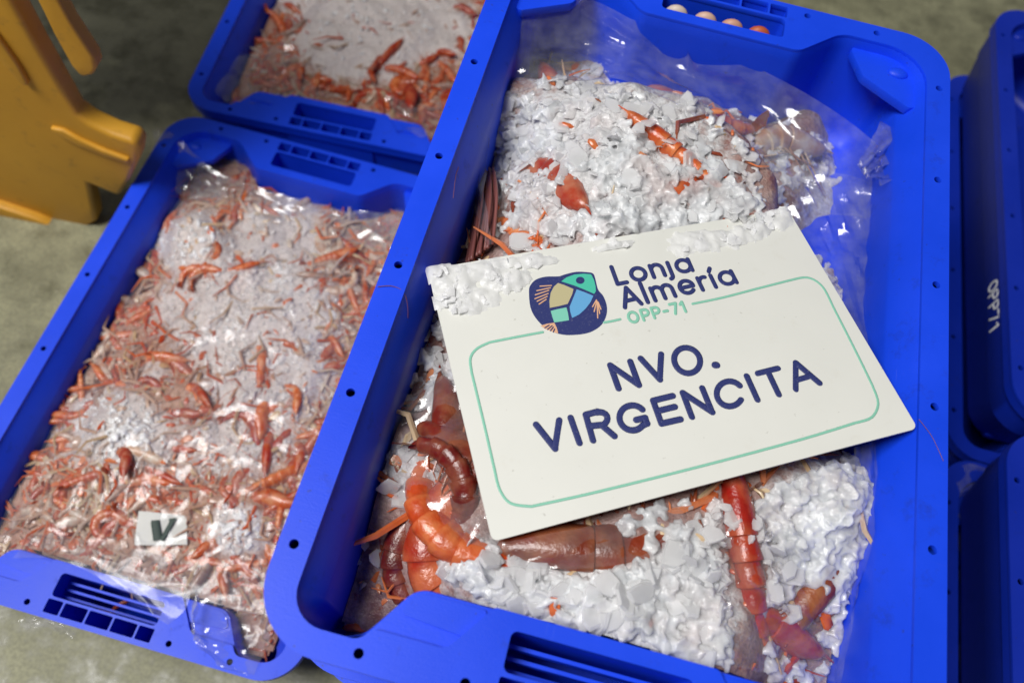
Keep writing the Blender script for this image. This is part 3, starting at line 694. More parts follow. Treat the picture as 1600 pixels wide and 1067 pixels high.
# patches left open so that the prawns show
OPEN = [(905, 205, 34, 52, -20), (1045, 225, 66, 18, 35), (890, 310, 26, 36, 0), (1165, 900, 38, 112, 6), (655, 840, 52, 66, 20), (1150, 250, 40, 16, 35), (860, 150, 30, 14, 0), (1085, 310, 12, 18, 0), (1250, 1010, 60, 40, 30), (900, 850, 130, 28, -8)]
def opened(u, v, g=1.0):
    for (a, b, ra, rb, an) in OPEN:
        c, s = math.cos(math.radians(an)), math.sin(math.radians(an)); dx, dy = u - a, v - b
        if ((dx * c + dy * s) / (ra * g)) ** 2 + ((-dx * s + dy * c) / (rb * g)) ** 2 < 1: return True
    return False
def bare(u, v): return float(vnoise(u / 38, v / 30, 4)) * .6 + float(vnoise(u / 16, v / 14, 9)) * .4
big = []; small = []
def scatter(poly, nbig, nsmall, sb, ss, seed, lift=3, keep=False):
    for (u, v) in poly_points(poly, nbig, seed):
        if (opened(u, v) and random.random() < .62 or bare(u, v) > random.uniform(.5, .62)) and not keep: continue
        p = heap.hit(u, v, random.uniform(1, lift + 2)); big.append((p, random.uniform(*sb)))
    for (u, v) in poly_points(poly, nsmall, seed + 1):
        if (opened(u, v, .85) and random.random() < .78 or bare(u, v) > random.uniform(.5, .66)) and not keep: continue
        p = heap.hit(u, v, random.uniform(-3, lift)); small.append((p, random.uniform(*ss), .6))
scatter(TOPPILE, 210, 2000, (.0050, .0115), (.0028, .0085), 5, 4)
scatter(BOTPILE, 130, 950, (.0055, .0125), (.0025, .0075), 9, 5)
scatter([(592, 690), (640, 672), (665, 720), (690, 760), (700, 800), (640, 790), (600, 760)], 26, 110, (.004, .009), (.002, .005), 21)
scatter([(640, 480), (690, 470), (715, 600), (700, 660), (640, 640), (625, 570)], 20, 140, (.005, .009), (.003, .006), 31)
scatter([(1035, 800), (1130, 770), (1180, 800), (1130, 850), (1060, 850)], 16, 60, (.005, .009), (.002, .005), 41)
scatter([(560, 800), (600, 840), (590, 900), (550, 880)], 5, 14, (.004, .008), (.002, .004), 51)
scatter([(1115, 800), (1150, 770), (1200, 790), (1240, 880), (1235, 1000), (1200, 1010), (1190, 880), (1150, 860), (1130, 960), (1110, 900)], 26, 90, (.005, .011), (.002, .006), 71, 12, True)
scatter([(990, 190), (1090, 200), (1100, 280), (1040, 260)], 9, 40, (.005, .010), (.002, .005), 73, 12, True)
random.shuffle(big)
for (p, s) in big[:290]:
    o = bpy.data.objects.new('ice_flake', random.choice(FLAKES)); Rm = rot_rand(.6).to_4x4()
    o.matrix_world = Matrix.Translation(p) @ Rm @ Matrix.Diagonal((s, s, s, 1)); C.objects.link(o); adopt(o, ice)
gs = []
for (u, v) in poly_points(RIGHTPILE, 420, 61):
    gs.append((heap.hit(u, v, random.uniform(-3, 4)), random.uniform(.002, .0085) , 1.2))
    if random.random() < .45: small.append((heap.hit(u, v, random.uniform(0, 5)), random.uniform(.003, .0085), .8))
for (u, v) in poly_points([(1020, 900), (1110, 890), (1130, 1000), (1100, 1030), (1000, 985), (980, 940)], 90, 62): gs.append((heap.hit(u, v, random.uniform(-2, 4)), random.uniform(.004, .009), 1.0))
for (u, v) in poly_points([(930, 250), (1100, 250), (1180, 320), (1100, 350), (930, 370)], 190, 63): gs.append((heap.hit(u, v, random.uniform(-3, 3)), random.uniform(.003, .009), 1.0))
for (u, v) in poly_points([(640, 480), (690, 470), (715, 600), (700, 660), (630, 640)], 60, 64): gs.append((heap.hit(u, v, random.uniform(-3, 5)), random.uniform(.003, .007), 1.0))
for (poly_, n_, sd_) in (([(1185, 870), (1290, 900), (1345, 930), (1300, 1060), (1200, 1060)], 150, 81), ([(1120, 165), (1180, 175), (1300, 230), (1330, 280), (1230, 300), (1180, 250)], 170, 82), ([(790, 850), (1140, 770), (1150, 840), (1030, 850), (900, 880)], 110, 83), (TOPPILE, 420, 84), (BOTPILE, 330, 85), ([(1270, 380), (1340, 480), (1370, 640), (1330, 640), (1290, 480)], 120, 86)):
    for (u, v) in poly_points(poly_, n_, sd_):
        if opened(u, v, .8): continue
        gs.append((heap.hit(u, v, random.uniform(-5, 1)), random.uniform(.003, .008), 1.0))
def fuse(me, voxel):
    """melt loose pieces into one closed skin"""
    to = bpy.data.objects.new('tmp', me); C.objects.link(to)
    rm = to.modifiers.new('r', 'REMESH'); rm.mode = 'VOXEL'; rm.voxel_size = voxel; sm = to.modifiers.new('s', 'SMOOTH'); sm.factor = .5; sm.iterations = 1
    dg = bpy.context.evaluated_depsgraph_get(); dg.update(); m2 = bpy.data.meshes.new_from_object(to.evaluated_get(dg)); bpy.data.objects.remove(to)
    m2.materials.clear(); return m2
me1 = crumb_mesh('a', small, FL_ARR); me2 = crumb_mesh('b', gs, GR_ARR)
bm = bmesh.new(); bm.from_mesh(me1); bm.from_mesh(me2); fused = bpy.data.meshes.new('fused_ice'); bm.to_mesh(fused); bm.free()
fused = fuse(fused, .00105)
cr = mesh_obj('ice_crumbs', fused, ICE_FUSED, None, smooth=180, kind='stuff'); adopt(cr, ice)

def scraps(hp, pose, n, mats, icefn, size, lens, seed, label, zone=None, keep=.12):
    """uncountable broken shell, legs and feelers tangled over a heap"""
    r = np.random.default_rng(seed); rr_ = random.Random(seed); V = []; F = []; MI = []; o = 0; poly = crate_shape(pose, 6)
    P = np.array(poly); q = P.min(0) + r.random((n * 4, 2)) * (P.max(0) - P.min(0)); q = q[inside(q[:, 0], q[:, 1], poly)]
    z = hp.z(q[:, 0], q[:, 1]); u, v = to_px(q[:, 0], q[:, 1], z); f_ = icefn(u, v)
    ok = r.random(len(q)) < np.clip(1.05 - f_ * 1.25, keep, 1)
    if zone is not None: ok &= zone(u, v)
    q = q[ok][:n]; z = z[ok][:n]
    for (x, y), zz in zip(q, z):
        p = np.array([x / 1000, y / 1000, (zz + r.uniform(-1.0, 2.2)) / 1000 - FLOOR]); mi = rr_.randrange(len(mats))
        if rr_.random() < .55:
            a, fs = rr_.choice(FL_ARR); s = rr_.uniform(*size); st = a.copy(); st[:, 1] *= rr_.uniform(.25, .6); st[:, 2] += .5 * (.4 - st[:, 0] ** 2) * rr_.uniform(.2, 1); Rm = np.array(rot_rand(.45)); vv_ = (st * s) @ Rm.T + p
        else:
            L = rr_.uniform(*lens); th = rr_.uniform(0, 6.283); b1 = rr_.uniform(-1.3, 1.3); d0 = np.array([math.cos(th), math.sin(th), rr_.uniform(-.15, .25)]); d1 = np.array([math.cos(th + b1), math.sin(th + b1), rr_.uniform(-.3, .1)])
            vv_, fs = tube('t', [p, p + d0 * L * .5, p + d0 * L * .5 + d1 * L * .5], [L * .045, L * .04, L * .012], 4); vv_ = np.array(vv_)
        V.append(vv_); F += [tuple(i + o for i in g) for g in fs]; MI += [mi] * len(fs); o += len(vv_)
    me = bpy.data.meshes.new('shell_scraps'); me.from_pydata(np.concatenate(V).tolist(), [], F)
    for m_ in mats: me.materials.append(m_)
    me.polygons.foreach_set('material_index', MI)
    for nm in ('t', 'seg'): me.attributes.new(nm, 'FLOAT', 'POINT')
    me.update(); return mesh_obj('shell_scraps', me, None, None, smooth=60, kind='stuff', label=label, category='shell scraps')
PR_GOLD = mat_prawn('prawn_leg_pale', (.62, .40, .22), (.72, .58, .40), (.42, .16, .08))
scraps(heap, P_MAIN, 420, [PR_DARK, PR_RED, PR_GOLD, PR_ORANGE], lambda u, v: blob_field([(950, 240, 200, 150, 0, .9), (1290, 830, 100, 120, 0, 1), (900, 930, 240, 80, 15, 1)], u, v), (.004, .010), (.02, .06), 5, 'tangle of loose red legs and shell bits among the ice under the card', lambda u, v: ~((u > 1180) & (v < 640)), .10)
GP = 'red prawns in the card crate'
def mp(u, v, lift): return heap.hit(u, v, lift)
def pmain(h, t, kind, mat, roll, label, parts='bfle', lift=(2, 2), scale=.16):
    a, b = mp(*h, lift[0]), mp(*t, lift[1])
    for _ in range(12):
        o = prawn('prawn', a, b, kind, mat, roll, label, GP, parts, scale=scale)
        co = np.array([(o.matrix_world @ v_.co)[:] for v_ in PR[kind]['body'].vertices]); co2 = np.array([(o.matrix_world @ v_.co)[:] for v_ in PR[kind]['fan'].vertices]) if 'f' in parts else co
        co = np.concatenate([co, co2])
        if abs(co[:, 0]).max() < .163 and abs(co[:, 1]).max() < .268: return o
        for ch in list(o.children): bpy.data.objects.remove(ch)
        bpy.data.objects.remove(o); scale *= .9
        a = a + np.array([-a[0] * .05, -a[1] * .02, 0])
    return prawn('prawn', mp(*h, lift[0]), mp(*t, lift[1]), kind, mat, roll, label, GP, parts, scale=scale)
pmain((835, 95), (925, 250), 0, PR_ORANGE, 75, 'orange banded prawn back showing in the ice above the card logo', 'b', (4, 13), scale=.175)
pmain((965, 170), (1120, 290), 3, PR_RED, 75, 'thin bright red prawn lying slanted on the ice above the card', 'b', (2, -2), scale=.13)
pmain((912, 345), (850, 230), 1, PR_ORANGE, 40, 'orange prawn head poking from ice just above the fish logo', 'bl', (5, -6), scale=.16)
pmain((1200, 290), (1090, 200), 0, PR_RED, 30, 'red prawn half buried at the right end of the ice pile', 'bl', (-2, -8), scale=.14)
pmain((1300, 250), (1180, 190), 1, PR_PALE, 20, 'pale prawn under the misty film in the back corner', 'bfl', (10, 8), scale=.14)
pmain((738, 430), (772, 245), 0, PR_DARK, 20, 'dark red prawn wedged along the crate wall by the ice', 'bfl', (4, 2), scale=.19)
pmain((775, 700), (640, 860), 2, PR_RED, 10, 'large round orange red prawn below the card corner', 'bfle', (4, 4), scale=.215)
pmain((590, 780), (555, 990), 1, PR_DARK, 10, 'dark prawn down in the shaded crate corner', 'bfl', (8, 6), scale=.18)
pmain((640, 1000), (585, 840), 1, PR_DARK, 170, 'second dark prawn packed into the shaded crate corner', 'bfl', (2, 0), scale=.17)
pmain((1135, 690), (1185, 985), 0, PR_RED, 70, 'bright red prawn tail lying between the ice mounds below the card', 'bfl', (-3, 3), scale=.17)
pmain((745, 835), (1060, 872), 0, PR_DARK, 25, 'brownish dark prawn stretched along the lower edge of the card', 'bfl', (-6, -5), scale=.195)
pmain((1310, 1060), (1180, 950), 1, PR_RED, 40, 'red prawn under crinkled film by the front handle', 'bfl', (2, -4), scale=.15)
pmain((800, 690), (675, 640), 1, PR_DARK, 20, 'dark prawn with pale legs left of the card edge', 'bfl', (0, -4), scale=.16)
pmain((650, 640), (760, 745), 1, PR_DARK, 10, 'dark curled prawn with thin legs under the card edge', 'bfl', (6, 0), scale=.17)
pmain((1330, 560), (1285, 400), 0, PR_DARK, 20, 'dull red prawn under film beside the card right edge', 'bfl', (4, 3), scale=.16)
pmain((830, 140), (940, 120), 1, PR_PALE, 30, 'pale pink prawn at the rear of the ice pile', 'bfl', (-4, -4), scale=.15)
pmain((700, 570), (705, 690), 1, PR_DARK, 30, 'dark red prawn half hidden by grey ice lumps by the wall', 'bfl', (0, 0), scale=.16)

for k, (h_, t_, kd, mt, lf, lb) in enumerate([((1010, 135), (1090, 190), 1, PR_ORANGE, (-5, -6), 'orange prawn buried near the top of the ice pile'), ((985, 330), (1075, 290), 1, PR_RED, (-6, -7), 'red prawn buried in the grey ice above the card name'),
        ((780, 330), (850, 400), 1, PR_ORANGE, (-4, -6), 'orange prawn under the ice at the card top edge'), ((745, 700), (655, 700), 1, PR_RED, (-3, -6), 'red prawn buried by the loose flakes near the crate wall'),
        ((860, 900), (760, 870), 1, PR_RED, (-8, -9), 'red prawn under the front ice mound'),         ((1210, 1000), (1260, 930), 2, PR_DARK, (0, -3), 'curled dark prawn beside the front right ice'),
        ((655, 905), (725, 800), 1, PR_DARK, (-5, -3), 'red prawn tucked below the big round one'), ((760, 590), (705, 540), 1, PR_DARK, (-6, -6), 'dark prawn under grey ice beside the card')]):
    pmain(h_, t_, kd, mt, random.choice((10, 20, 160)), lb, 'bfl', lf, scale=random.uniform(.14, .175))

# antenna bundle against the left wall and stray threads
def thread(name, pts, r, label, group=None):
    v, f = tube(name, spline(pts, 8), r, 5); kw = dict(label=label, category='antenna')
    if group: kw['group'] = group
    return mesh_obj(name, pydata(name, v, f), THREAD, None, smooth=180, **kw)
for k in range(11):
    a = mp(728 + k * 4.2, 412 - k * 3, 6 + (k % 3) * 3); b = mp(742 + k * 3.4, 330 - k * 2, 14 + (k % 4) * 4); c = mp(752 + k * 2.0, 262 + (k % 3) * 6, 18)
    thread('prawn_antenna', [a, b, c], .0011 + .0003 * (k % 3), 'red prawn feeler in the bundle along the crate wall behind the card', 'bundled red feelers')
rimz = .0008
thread('prawn_antenna', [px(590, 448, rimz), px(612, 447, rimz), px(630, 456, -.001), px(637, 480, -.008), px(636, 520, -.02), px(632, 545, -.026)], .00024, 'hair-thin pink feeler stuck across the rim near the card corner')
thread('prawn_antenna', [px(708, 310, -.012), px(712, 275, -.010), px(716, 262, -.010), px(711, 258, -.008)], .00022, 'short pink feeler stuck on the sloping inner rim')
thread('prawn_antenna', [px(1384, 290, -.04), px(1402, 330, -.034), px(1408, 365, -.036), px(1400, 400, -.05), px(1404, 412, -.055)], .0006, 'thin pink feeler hanging on the crate wall below the bag tuft')
thread('prawn_antenna', [px(1370, 325, -.055), px(1385, 360, -.048), px(1398, 385, -.045), px(1409, 410, -.05)], .0013, 'thick dark red feeler on the crate wall below the bag tuft')
if 0: thread('prawn_antenna', [px(1440, 630, rimz), px(1460, 655, rimz), px(1474, 680, rimz), px(1476, 715, rimz)], .0003, 'hair-thin feeler on the rim beside the card tip')
thread('prawn_antenna', [px(1436, 655, .0015), px(1455, 680, rimz), px(1466, 702, rimz), px(1474, 720, rimz)], .0002, 'hair-thin feeler crossing the rim beside the card tip')

# ---- bag in the front crate
bag = empty('plastic_bag', at((0, 60), -110), 0, label='crinkled clear plastic bag lining the crate under the printed card', category='bag')
def S(rows, seed, mat=FILM, amp=.0016, sc=16, sub=9): 
    o = sheet('film', [[px(u, v, z / 1000) if not isinstance(u, str) else None for (u, v, z) in r_] for r_ in rows], mat, None, sub, amp, sc, seed); adopt(o, bag); return o
# rear flap leaning on the back wall, running to the tuft on the right
S([[(785, -30, -8), (870, -20, -6), (960, 20, -10), (1060, 62, -22), (1085, 100, -28), (1180, 108, -26), (1290, 165, -30), (1370, 222, -34)],
   [(805, 60, -28), (880, 50, -34), (960, 65, -34), (1050, 100, -40), (1100, 130, -42), (1180, 150, -44), (1280, 215, -46), (1362, 255, -44)],
   [(800, 120, -46), (870, 105, -36), (960, 100, -26), (1040, 120, -26), (1110, 165, -34), (1180, 200, -52), (1280, 265, -58), (1365, 300, -58)],
   [(768, 165, -52), (850, 130, -30), (960, 125, -18), (1040, 150, -18), (1110, 200, -22), (1190, 260, -48), (1270, 320, -62), (1365, 345, -64)]], 3, FILM_HAZE, .0022, 22)
# right side, down the wall
S([[(1190, 250, -46), (1230, 330, -58), (1270, 400, -60), (1310, 480, -56), (1330, 560, -50), (1340, 650, -40)],
   [(1280, 265, -58), (1310, 330, -62), (1330, 400, -62), (1345, 480, -58), (1352, 560, -50), (1356, 660, -38)],
   [(1366, 290, -62), (1374, 340, -62), (1378, 410, -62), (1380, 480, -60), (1380, 560, -56), (1376, 660, -50)],
   [(1372, 300, -90), (1378, 360, -90), (1382, 410, -92), (1384, 480, -92), (1384, 560, -90), (1380, 660, -84)]], 5, FILM_HAZE, .0018, 14)
S([[(1330, 700, -20), (1340, 780, -22), (1335, 870, -28), (1320, 960, -46), (1290, 1060, -58)],
   [(1368, 690, -28), (1372, 780, -32), (1368, 870, -40), (1350, 960, -56), (1330, 1075, -62)],
   [(1392, 690, -62), (1392, 780, -62), (1386, 870, -66), (1376, 960, -70), (1350, 1085, -72)]], 7, FILM, .002, 16)
# front right, over the prawn
S([[(1130, 800, -26), (1160, 790, -24), (1200, 800, -26), (1230, 850, -30)],
   [(1120, 880, -24), (1165, 880, -22), (1210, 900, -28), (1260, 940, -36)],
   [(1140, 970, -24), (1180, 970, -22), (1230, 980, -34), (1300, 1010, -46)],
   [(1140, 1040, -16), (1190, 1050, -24), (1240, 1060, -34), (1310, 1075, -50)]], 9, FILM, .0022, 12)
# front left, over the dark prawns
S([[(600, 650, -50), (680, 590, -48), (730, 545, -40)],
   [(582, 700, -60), (660, 660, -46), (740, 620, -34)],
   [(590, 745, -62), (670, 760, -36), (760, 740, -26)],
   [(625, 790, -52), (690, 810, -32), (770, 820, -22)],
   [(690, 850, -40), (740, 850, -24), (800, 860, -20)]], 11, FILM, .0028, 20)
S([[(775, 850, -20), (860, 832, -18), (950, 815, -18), (1060, 790, -20)], [(790, 865, -20), (870, 860, -17), (960, 845, -17), (1080, 820, -20)], [(800, 885, -22), (880, 890, -20), (970, 880, -20), (1060, 860, -20)]], 12, FILM, .0026, 14)
# left edge of the ice pile
S([[(790, 130, -44), (765, 200, -40), (755, 290, -40), (768, 380, -40)],
   [(770, 150, -60), (748, 210, -62), (740, 300, -64), (752, 390, -64)],
   [(765, 160, -85), (742, 215, -90), (738, 300, -90), (745, 395, -90)]], 13, FILM, .0018, 12)
# gathered tuft by the right wall
c0 = px(1352, 262, -.050); 
tw = []
for k in range(9):
    a = k / 8; u = 1352 + 70 * math.cos(math.radians(-70 + 140 * a)); v = 240 + 52 * math.sin(math.radians(-75 + 150 * a))
    tw.append((u, v))
S([[(1340 + 2 * k, 258 + 3 * k, -48 + (k % 3) * 2) for k in range(9)],
   [((1345 + tw[k][0]) / 2, (258 + tw[k][1]) / 2, -42 + (k % 3) * 4) for k in range(9)],
   [(tw[k][0], tw[k][1], -34 + (k % 3) * 4) for k in range(9)]], 17, mat_film('tuft_film', .10, .06, 2.2), .0012, 12, 8)

# ================================================================== CARD
CZ = {'tl': px(668, 421, -.0135), 'tr': px(1231, 327, -.026), 'br': px(1434, 669, .0005), 'bl': px(769, 846, -.017)}
CW, CH = .297, .200
def card_pt(s, t, h=0.0):
    """s, t in 0..1 from the top left corner; h metres above the card's face; slight sag in the middle"""
    a = CZ['tl'] * (1 - s) * (1 - t) + CZ['tr'] * s * (1 - t) + CZ['br'] * s * t + CZ['bl'] * (1 - s) * t
    du = (CZ['tr'] - CZ['tl']) * (1 - t) + (CZ['br'] - CZ['bl']) * t; dv = (CZ['bl'] - CZ['tl']) * (1 - s) + (CZ['br'] - CZ['tr']) * s
    n = -np.cross(du, dv); n /= np.linalg.norm(n); sag = .0022 * (4 * s * (1 - s)) * .5
    return a + n * (h + sag)
# pixel -> (s, t): homography from the four photographed corners
def homog(src, dst):
    A = []; b = []
    for (x, y), (u, v) in zip(src, dst):
        A += [[x, y, 1, 0, 0, 0, -u * x, -u * y], [0, 0, 0, x, y, 1, -v * x, -v * y]]; b += [u, v]
    h = np.linalg.solve(np.array(A, float), np.array(b, float)); return np.append(h, 1).reshape(3, 3)
def st_of(u, v):
    """nearest point of the (slightly twisted) card under a pixel"""
    s, t = .5, .5
    o = CCAM - np.array([0, 0, FLOOR]); d = ray(u, v)
    for _ in range(12):
        def e(s, t): p = card_pt(s, t) - o; k = p @ RCAM; return np.array([800 + FPX * k[0] / -k[2] - u, 533.5 - FPX * k[1] / -k[2] - v])
        r0 = e(s, t); J = np.stack([(e(s + 1e-4, t) - r0) / 1e-4, (e(s, t + 1e-4) - r0) / 1e-4], 1); ds = np.linalg.solve(J, -r0); s += ds[0]; t += ds[1]
    return s, t
def mat_card():
    T = NT('card_cream'); v = coords(T, 1.0); n = noise(T, v, 16, 4); sp = ramp(T, noise(T, v, 230, 2), [(.73, (0, 0, 0)), (.77, (.55,) * 3)])
    c = mixc(T, n, (.68, .685, .635), (.76, .76, .71)); c = mixc(T, sp, c, (.46, .45, .40))
    st = ramp(T, noise(T, v, 45, 5, .7), [(.60, (0, 0, 0)), (.76, (.25,) * 3)]); c = mixc(T, st, c, (.60, .57, .48))
    p = principled(T, Base_Color=c, Roughness=.38, Specular_IOR_Level=.35, Normal=bump(T, noise(T, v, 30, 3), .06, .002)); T.l(p.outputs[0], T.out.inputs[0]); return T.m
card = empty('sign_card', card_pt(.5, .5, -.002), 0, label='cream printed card with NVO. VIRGENCITA lettering resting on the ice', category='sign')
rr = .0045; NS, NTT = 44, 32; v = []; f = []
def corner_cut(s, t):
    x, y = s * CW, t * CH
    cx = min(max(x, rr), CW - rr); cy = min(max(y, rr), CH - rr); dx, dy = x - cx, y - cy; dd = math.hypot(dx, dy)
    m_ = max(abs(dx), abs(dy))
    if dd > 1e-9 and m_ > 0: k = m_ / dd; return (cx + dx * k) / CW, (cy + dy * k) / CH
    return s, t
def warp(a):
    return a
ss = sorted(set([0, rr / CW * .3, rr / CW * .65, rr / CW] + [k / 30 for k in range(1, 30)] + [1 - rr / CW, 1 - rr / CW * .65, 1 - rr / CW * .3, 1]))
ts = sorted(set([0, rr / CH * .3, rr / CH * .65, rr / CH] + [k / 20 for k in range(1, 20)] + [1 - rr / CH, 1 - rr / CH * .65, 1 - rr / CH * .3, 1]))
a_, b_ = len(ss), len(ts)
for hh in (0, -.0011):
    for t in ts:
        for s in ss: v.append(card_pt(*corner_cut(s, t), hh))
for l_ in (0, 1):
    for j in range(b_ - 1):
        for i in range(a_ - 1):
            q = [l_ * a_ * b_ + j * a_ + i, l_ * a_ * b_ + j * a_ + i + 1, l_ * a_ * b_ + (j + 1) * a_ + i + 1, l_ * a_ * b_ + (j + 1) * a_ + i]
            f.append(tuple(q if l_ else q[::-1]))
bd = [i for i in range(a_)] + [j * a_ + a_ - 1 for j in range(1, b_)] + [(b_ - 1) * a_ + i for i in range(a_ - 2, -1, -1)] + [j * a_ for j in range(b_ - 2, 0, -1)]
for k in range(len(bd)): f.append((bd[k], bd[(k + 1) % len(bd)], bd[(k + 1) % len(bd)] + a_ * b_, bd[k] + a_ * b_))
cb = mesh_obj('card_sheet', pydata('card_sheet', v, f), mat_card(), None, smooth=40); adopt(cb, card)
def mat_ink(name, col, wear=.5):
    T = NT(name); v = coords(T, 1.0); n = noise(T, v, 700, 4, .75)
    c = mixc(T, ramp(T, n, [(.58, (0, 0, 0)), (.74, (wear,) * 3)]), col, tuple(min(1, x * .5 + .28) for x in col))
    p = principled(T, Base_Color=c, Roughness=.45, Specular_IOR_Level=.3); T.l(p.outputs[0], T.out.inputs[0]); return T.m
NAVY = mat_ink('ink_navy', (.030, .040, .155)); MINT = mat_ink('ink_mint', (.24, .56, .42), .3); TURQ = mat_ink('ink_turquoise', (.075, .52, .37), .15)
SKY = mat_ink('ink_sky_blue', (.13, .38, .66), .2); SAND = mat_ink('ink_sand', (.50, .45, .26), .2); PEACH = mat_ink('ink_peach', (.72, .42, .26), .15); AQUA = mat_ink('ink_aqua', (.21, .58, .45), .2)
def on_card(pt, h=0.0): s, t = st_of(*pt); return card_pt(s, t, h)
NRM = -np.cross(CZ['tr'] - CZ['tl'], CZ['bl'] - CZ['tl']); NRM /= np.linalg.norm(NRM)
def strokes(name, lst, wpx, mat, parent, h=.00014, cap=True, curve=True):
    """pixel strokes -> flat raised ink lines; width in metres"""
    T_ = []
    segs = []
    for st in lst:
        cur = [st[0]]
        for k in range(1, len(st)):
            cur.append(st[k])
            if k + 1 < len(st):
                a = np.subtract(st[k], st[k - 1]); b = np.subtract(st[k + 1], st[k]); cs = a @ b / (np.linalg.norm(a) * np.linalg.norm(b) + 1e-9)
                if cs < .8: segs.append(cur); cur = [st[k]]
        segs.append(cur)
    for st in segs: T_.append(tube('s', [on_card(q, h) for q in st], wpx / 2, 8, .0002 / wpx * 2, up=NRM, roundcap=cap))
    vv, ff = join(T_); o = mesh_obj(name, pydata(name, vv, ff), mat, None, smooth=180); adopt(o, parent); return o
def fillpoly(name, pts, h, mat, parent, closed_spline=False, n=6):
    if closed_spline:
        P = [np.array(p, float) for p in pts]; Q = [P[-1]] + P + [P[0], P[1]]; out = []
        for i in range(1, len(P) + 1):
            a, b, c, d = Q[i - 1], Q[i], Q[i + 1], Q[i + 2]
            for k in range(n): t = k / n; out.append(.5 * (2 * b + (c - a) * t + (2 * a - 5 * b + 4 * c - d) * t * t + (3 * b - a - 3 * c + d) * t ** 3))
        pts = out
    bm = bmesh.new(); vs = [bm.verts.new(on_card(p, h)) for p in pts]; es = [bm.edges.new((vs[i], vs[(i + 1) % len(vs)])) for i in range(len(vs))]
    bmesh.ops.triangle_fill(bm, use_beauty=True, use_dissolve=False, edges=es, normal=NRM)
    r = bmesh.ops.extrude_face_region(bm, geom=list(bm.faces))
    for g in r['geom']:
        if isinstance(g, bmesh.types.BMVert): g.co -= Vector(NRM) * (h + .0003)
    bmesh.ops.recalc_face_normals(bm, faces=bm.faces)
    me = bpy.data.meshes.new(name); bm.to_mesh(me); bm.free(); o = mesh_obj(name, me, mat, None); adopt(o, parent); return o
zb = lambda L: [(800 + x * .40625, 500 + y * .40625) for x, y in L]       # enlarged region -> photo pixels
zl = lambda L: [(800 + x * .25, 380 + y * .25) for x, y in L]
def arcp(cx, cy, rx, ry, a0, a1, rot=0, n=18):
    c, s = math.cos(math.radians(rot)), math.sin(math.radians(rot)); out = []
    for k in range(n + 1):
        a = math.radians(a0 + (a1 - a0) * k / n); x, y = rx * math.cos(a), ry * math.sin(a); out.append((cx + x * c - y * s, cy + x * s + y * c))
    return out
# letters of the boat's name, one part for each
NAME = [('N', [[(410, 263), (378, 174), (488, 250), (455, 160)]]), ('V', [[(495, 148), (569, 229), (574, 132)]]), ('O', [arcp(674, 156, 52, 47, 0, 360, 40, 28)]), ('dot', [[(782, 174), (786, 174)]]),
    ('V', [[(93, 402), (166, 494), (182, 386)]]), ('I', [[(226, 376), (260, 472)]]), ('R', [[(312, 462), (284, 364), (330, 352)] + arcp(336, 380, 32, 26, -100, 70, -8, 8) + [(296, 408)], [(346, 405), (394, 446)]]),
    ('G', [list(reversed(arcp(464, 376, 50, 48, 40, 318, 0, 22))) + []] ), ('E', [[(618, 292), (543, 310), (575, 398), (648, 382)], [(560, 350), (626, 334)]]), ('N', [[(692, 372), (657, 280), (770, 354), (732, 262)]]),
    ('C', [list(arcp(838, 284, 50, 48, 30, 318, 0, 22))]), ('I', [[(903, 216), (944, 306)]]), ('T', [[(946, 206), (1022, 187)], [(984, 198), (1026, 286)]]), ('A', [[(1092, 266), (1092, 165), (1182, 242)], [(1096, 232), (1150, 216)]])]
for nm, st in NAME:
    st = [zb(s) for s in st]
    if nm == 'G': st = st + [zb([(502, 406), (520, 398), (512, 376), (478, 384)])]
    strokes('letter', st,   .0047 if nm != 'dot' else .0056, NAVY, card)
# company name, flat-ended geometric letters
def cmm(pt): s, t = st_of(*pt); return np.array([s * CW, -t * CH])
def unmm(q): return q[0] / CW, -q[1] / CH
HG = {'L': ([[(0, 1.46), (0, 0), (.70, 0)]], 1.02), 'o': ([arc(.52, .5, .52, .5, 0, 360, 28)], 1.36), 'n': ([[(0, 1), (0, 0)], [(0, .5)] + arc(.42, .58, .42, .42, 172, 0, 12) + [(.84, 0)]], 1.18), 'j': ([[(0, 1), (0, -.12)] + arc(-.24, -.12, .24, .26, 0, -80, 6)], .36),
      'a': ([arc(.52, .5, .52, .5, 0, 360, 28), [(1.04, 1), (1.04, 0)]], 1.4), 'A': ([[(0, 0), (.60, 1.46), (1.20, 0)], [(.24, .46), (.96, .46)]], 1.48), 'l': ([[(0, 1.56), (0, 0)]], .36), 'm': ([[(0, 1), (0, 0)], [(0, .5)] + arc(.37, .62, .37, .38, 172, 0, 10) + [(.74, 0)], [(.74, .5)] + arc(1.11, .62, .37, .38, 172, 0, 10) + [(1.48, 0)]], 1.82),
      'e': ([[(.02, .50), (1.0, .50)] + arc(.52, .5, .50, .5, 0, 318, 22)[1:]], 1.34), 'r': ([[(0, 1), (0, 0)], [(0, .52)] + arc(.40, .56, .40, .42, 172, 70, 7)], .80), 'i': ([[(0, 1), (0, 0)], [(.02, 1.32), (.20, 1.56)]], .36),
      'O': ([arc(.60, .72, .58, .70, 0, 360, 28)], 1.52), 'P': ([[(0, 0), (0, 1.42), (.46, 1.42)] + arc(.46, 1.0, .42, .42, 90, -90, 12) + [(0, .58)]], 1.16), '-': ([[(0, .62), (.5, .62)]], .78), '7': ([[(0, 1.42), (.84, 1.42), (.30, 0)]], 1.08), '1': ([[(0, 1.12), (.34, 1.42), (.34, 0)]], .7)}
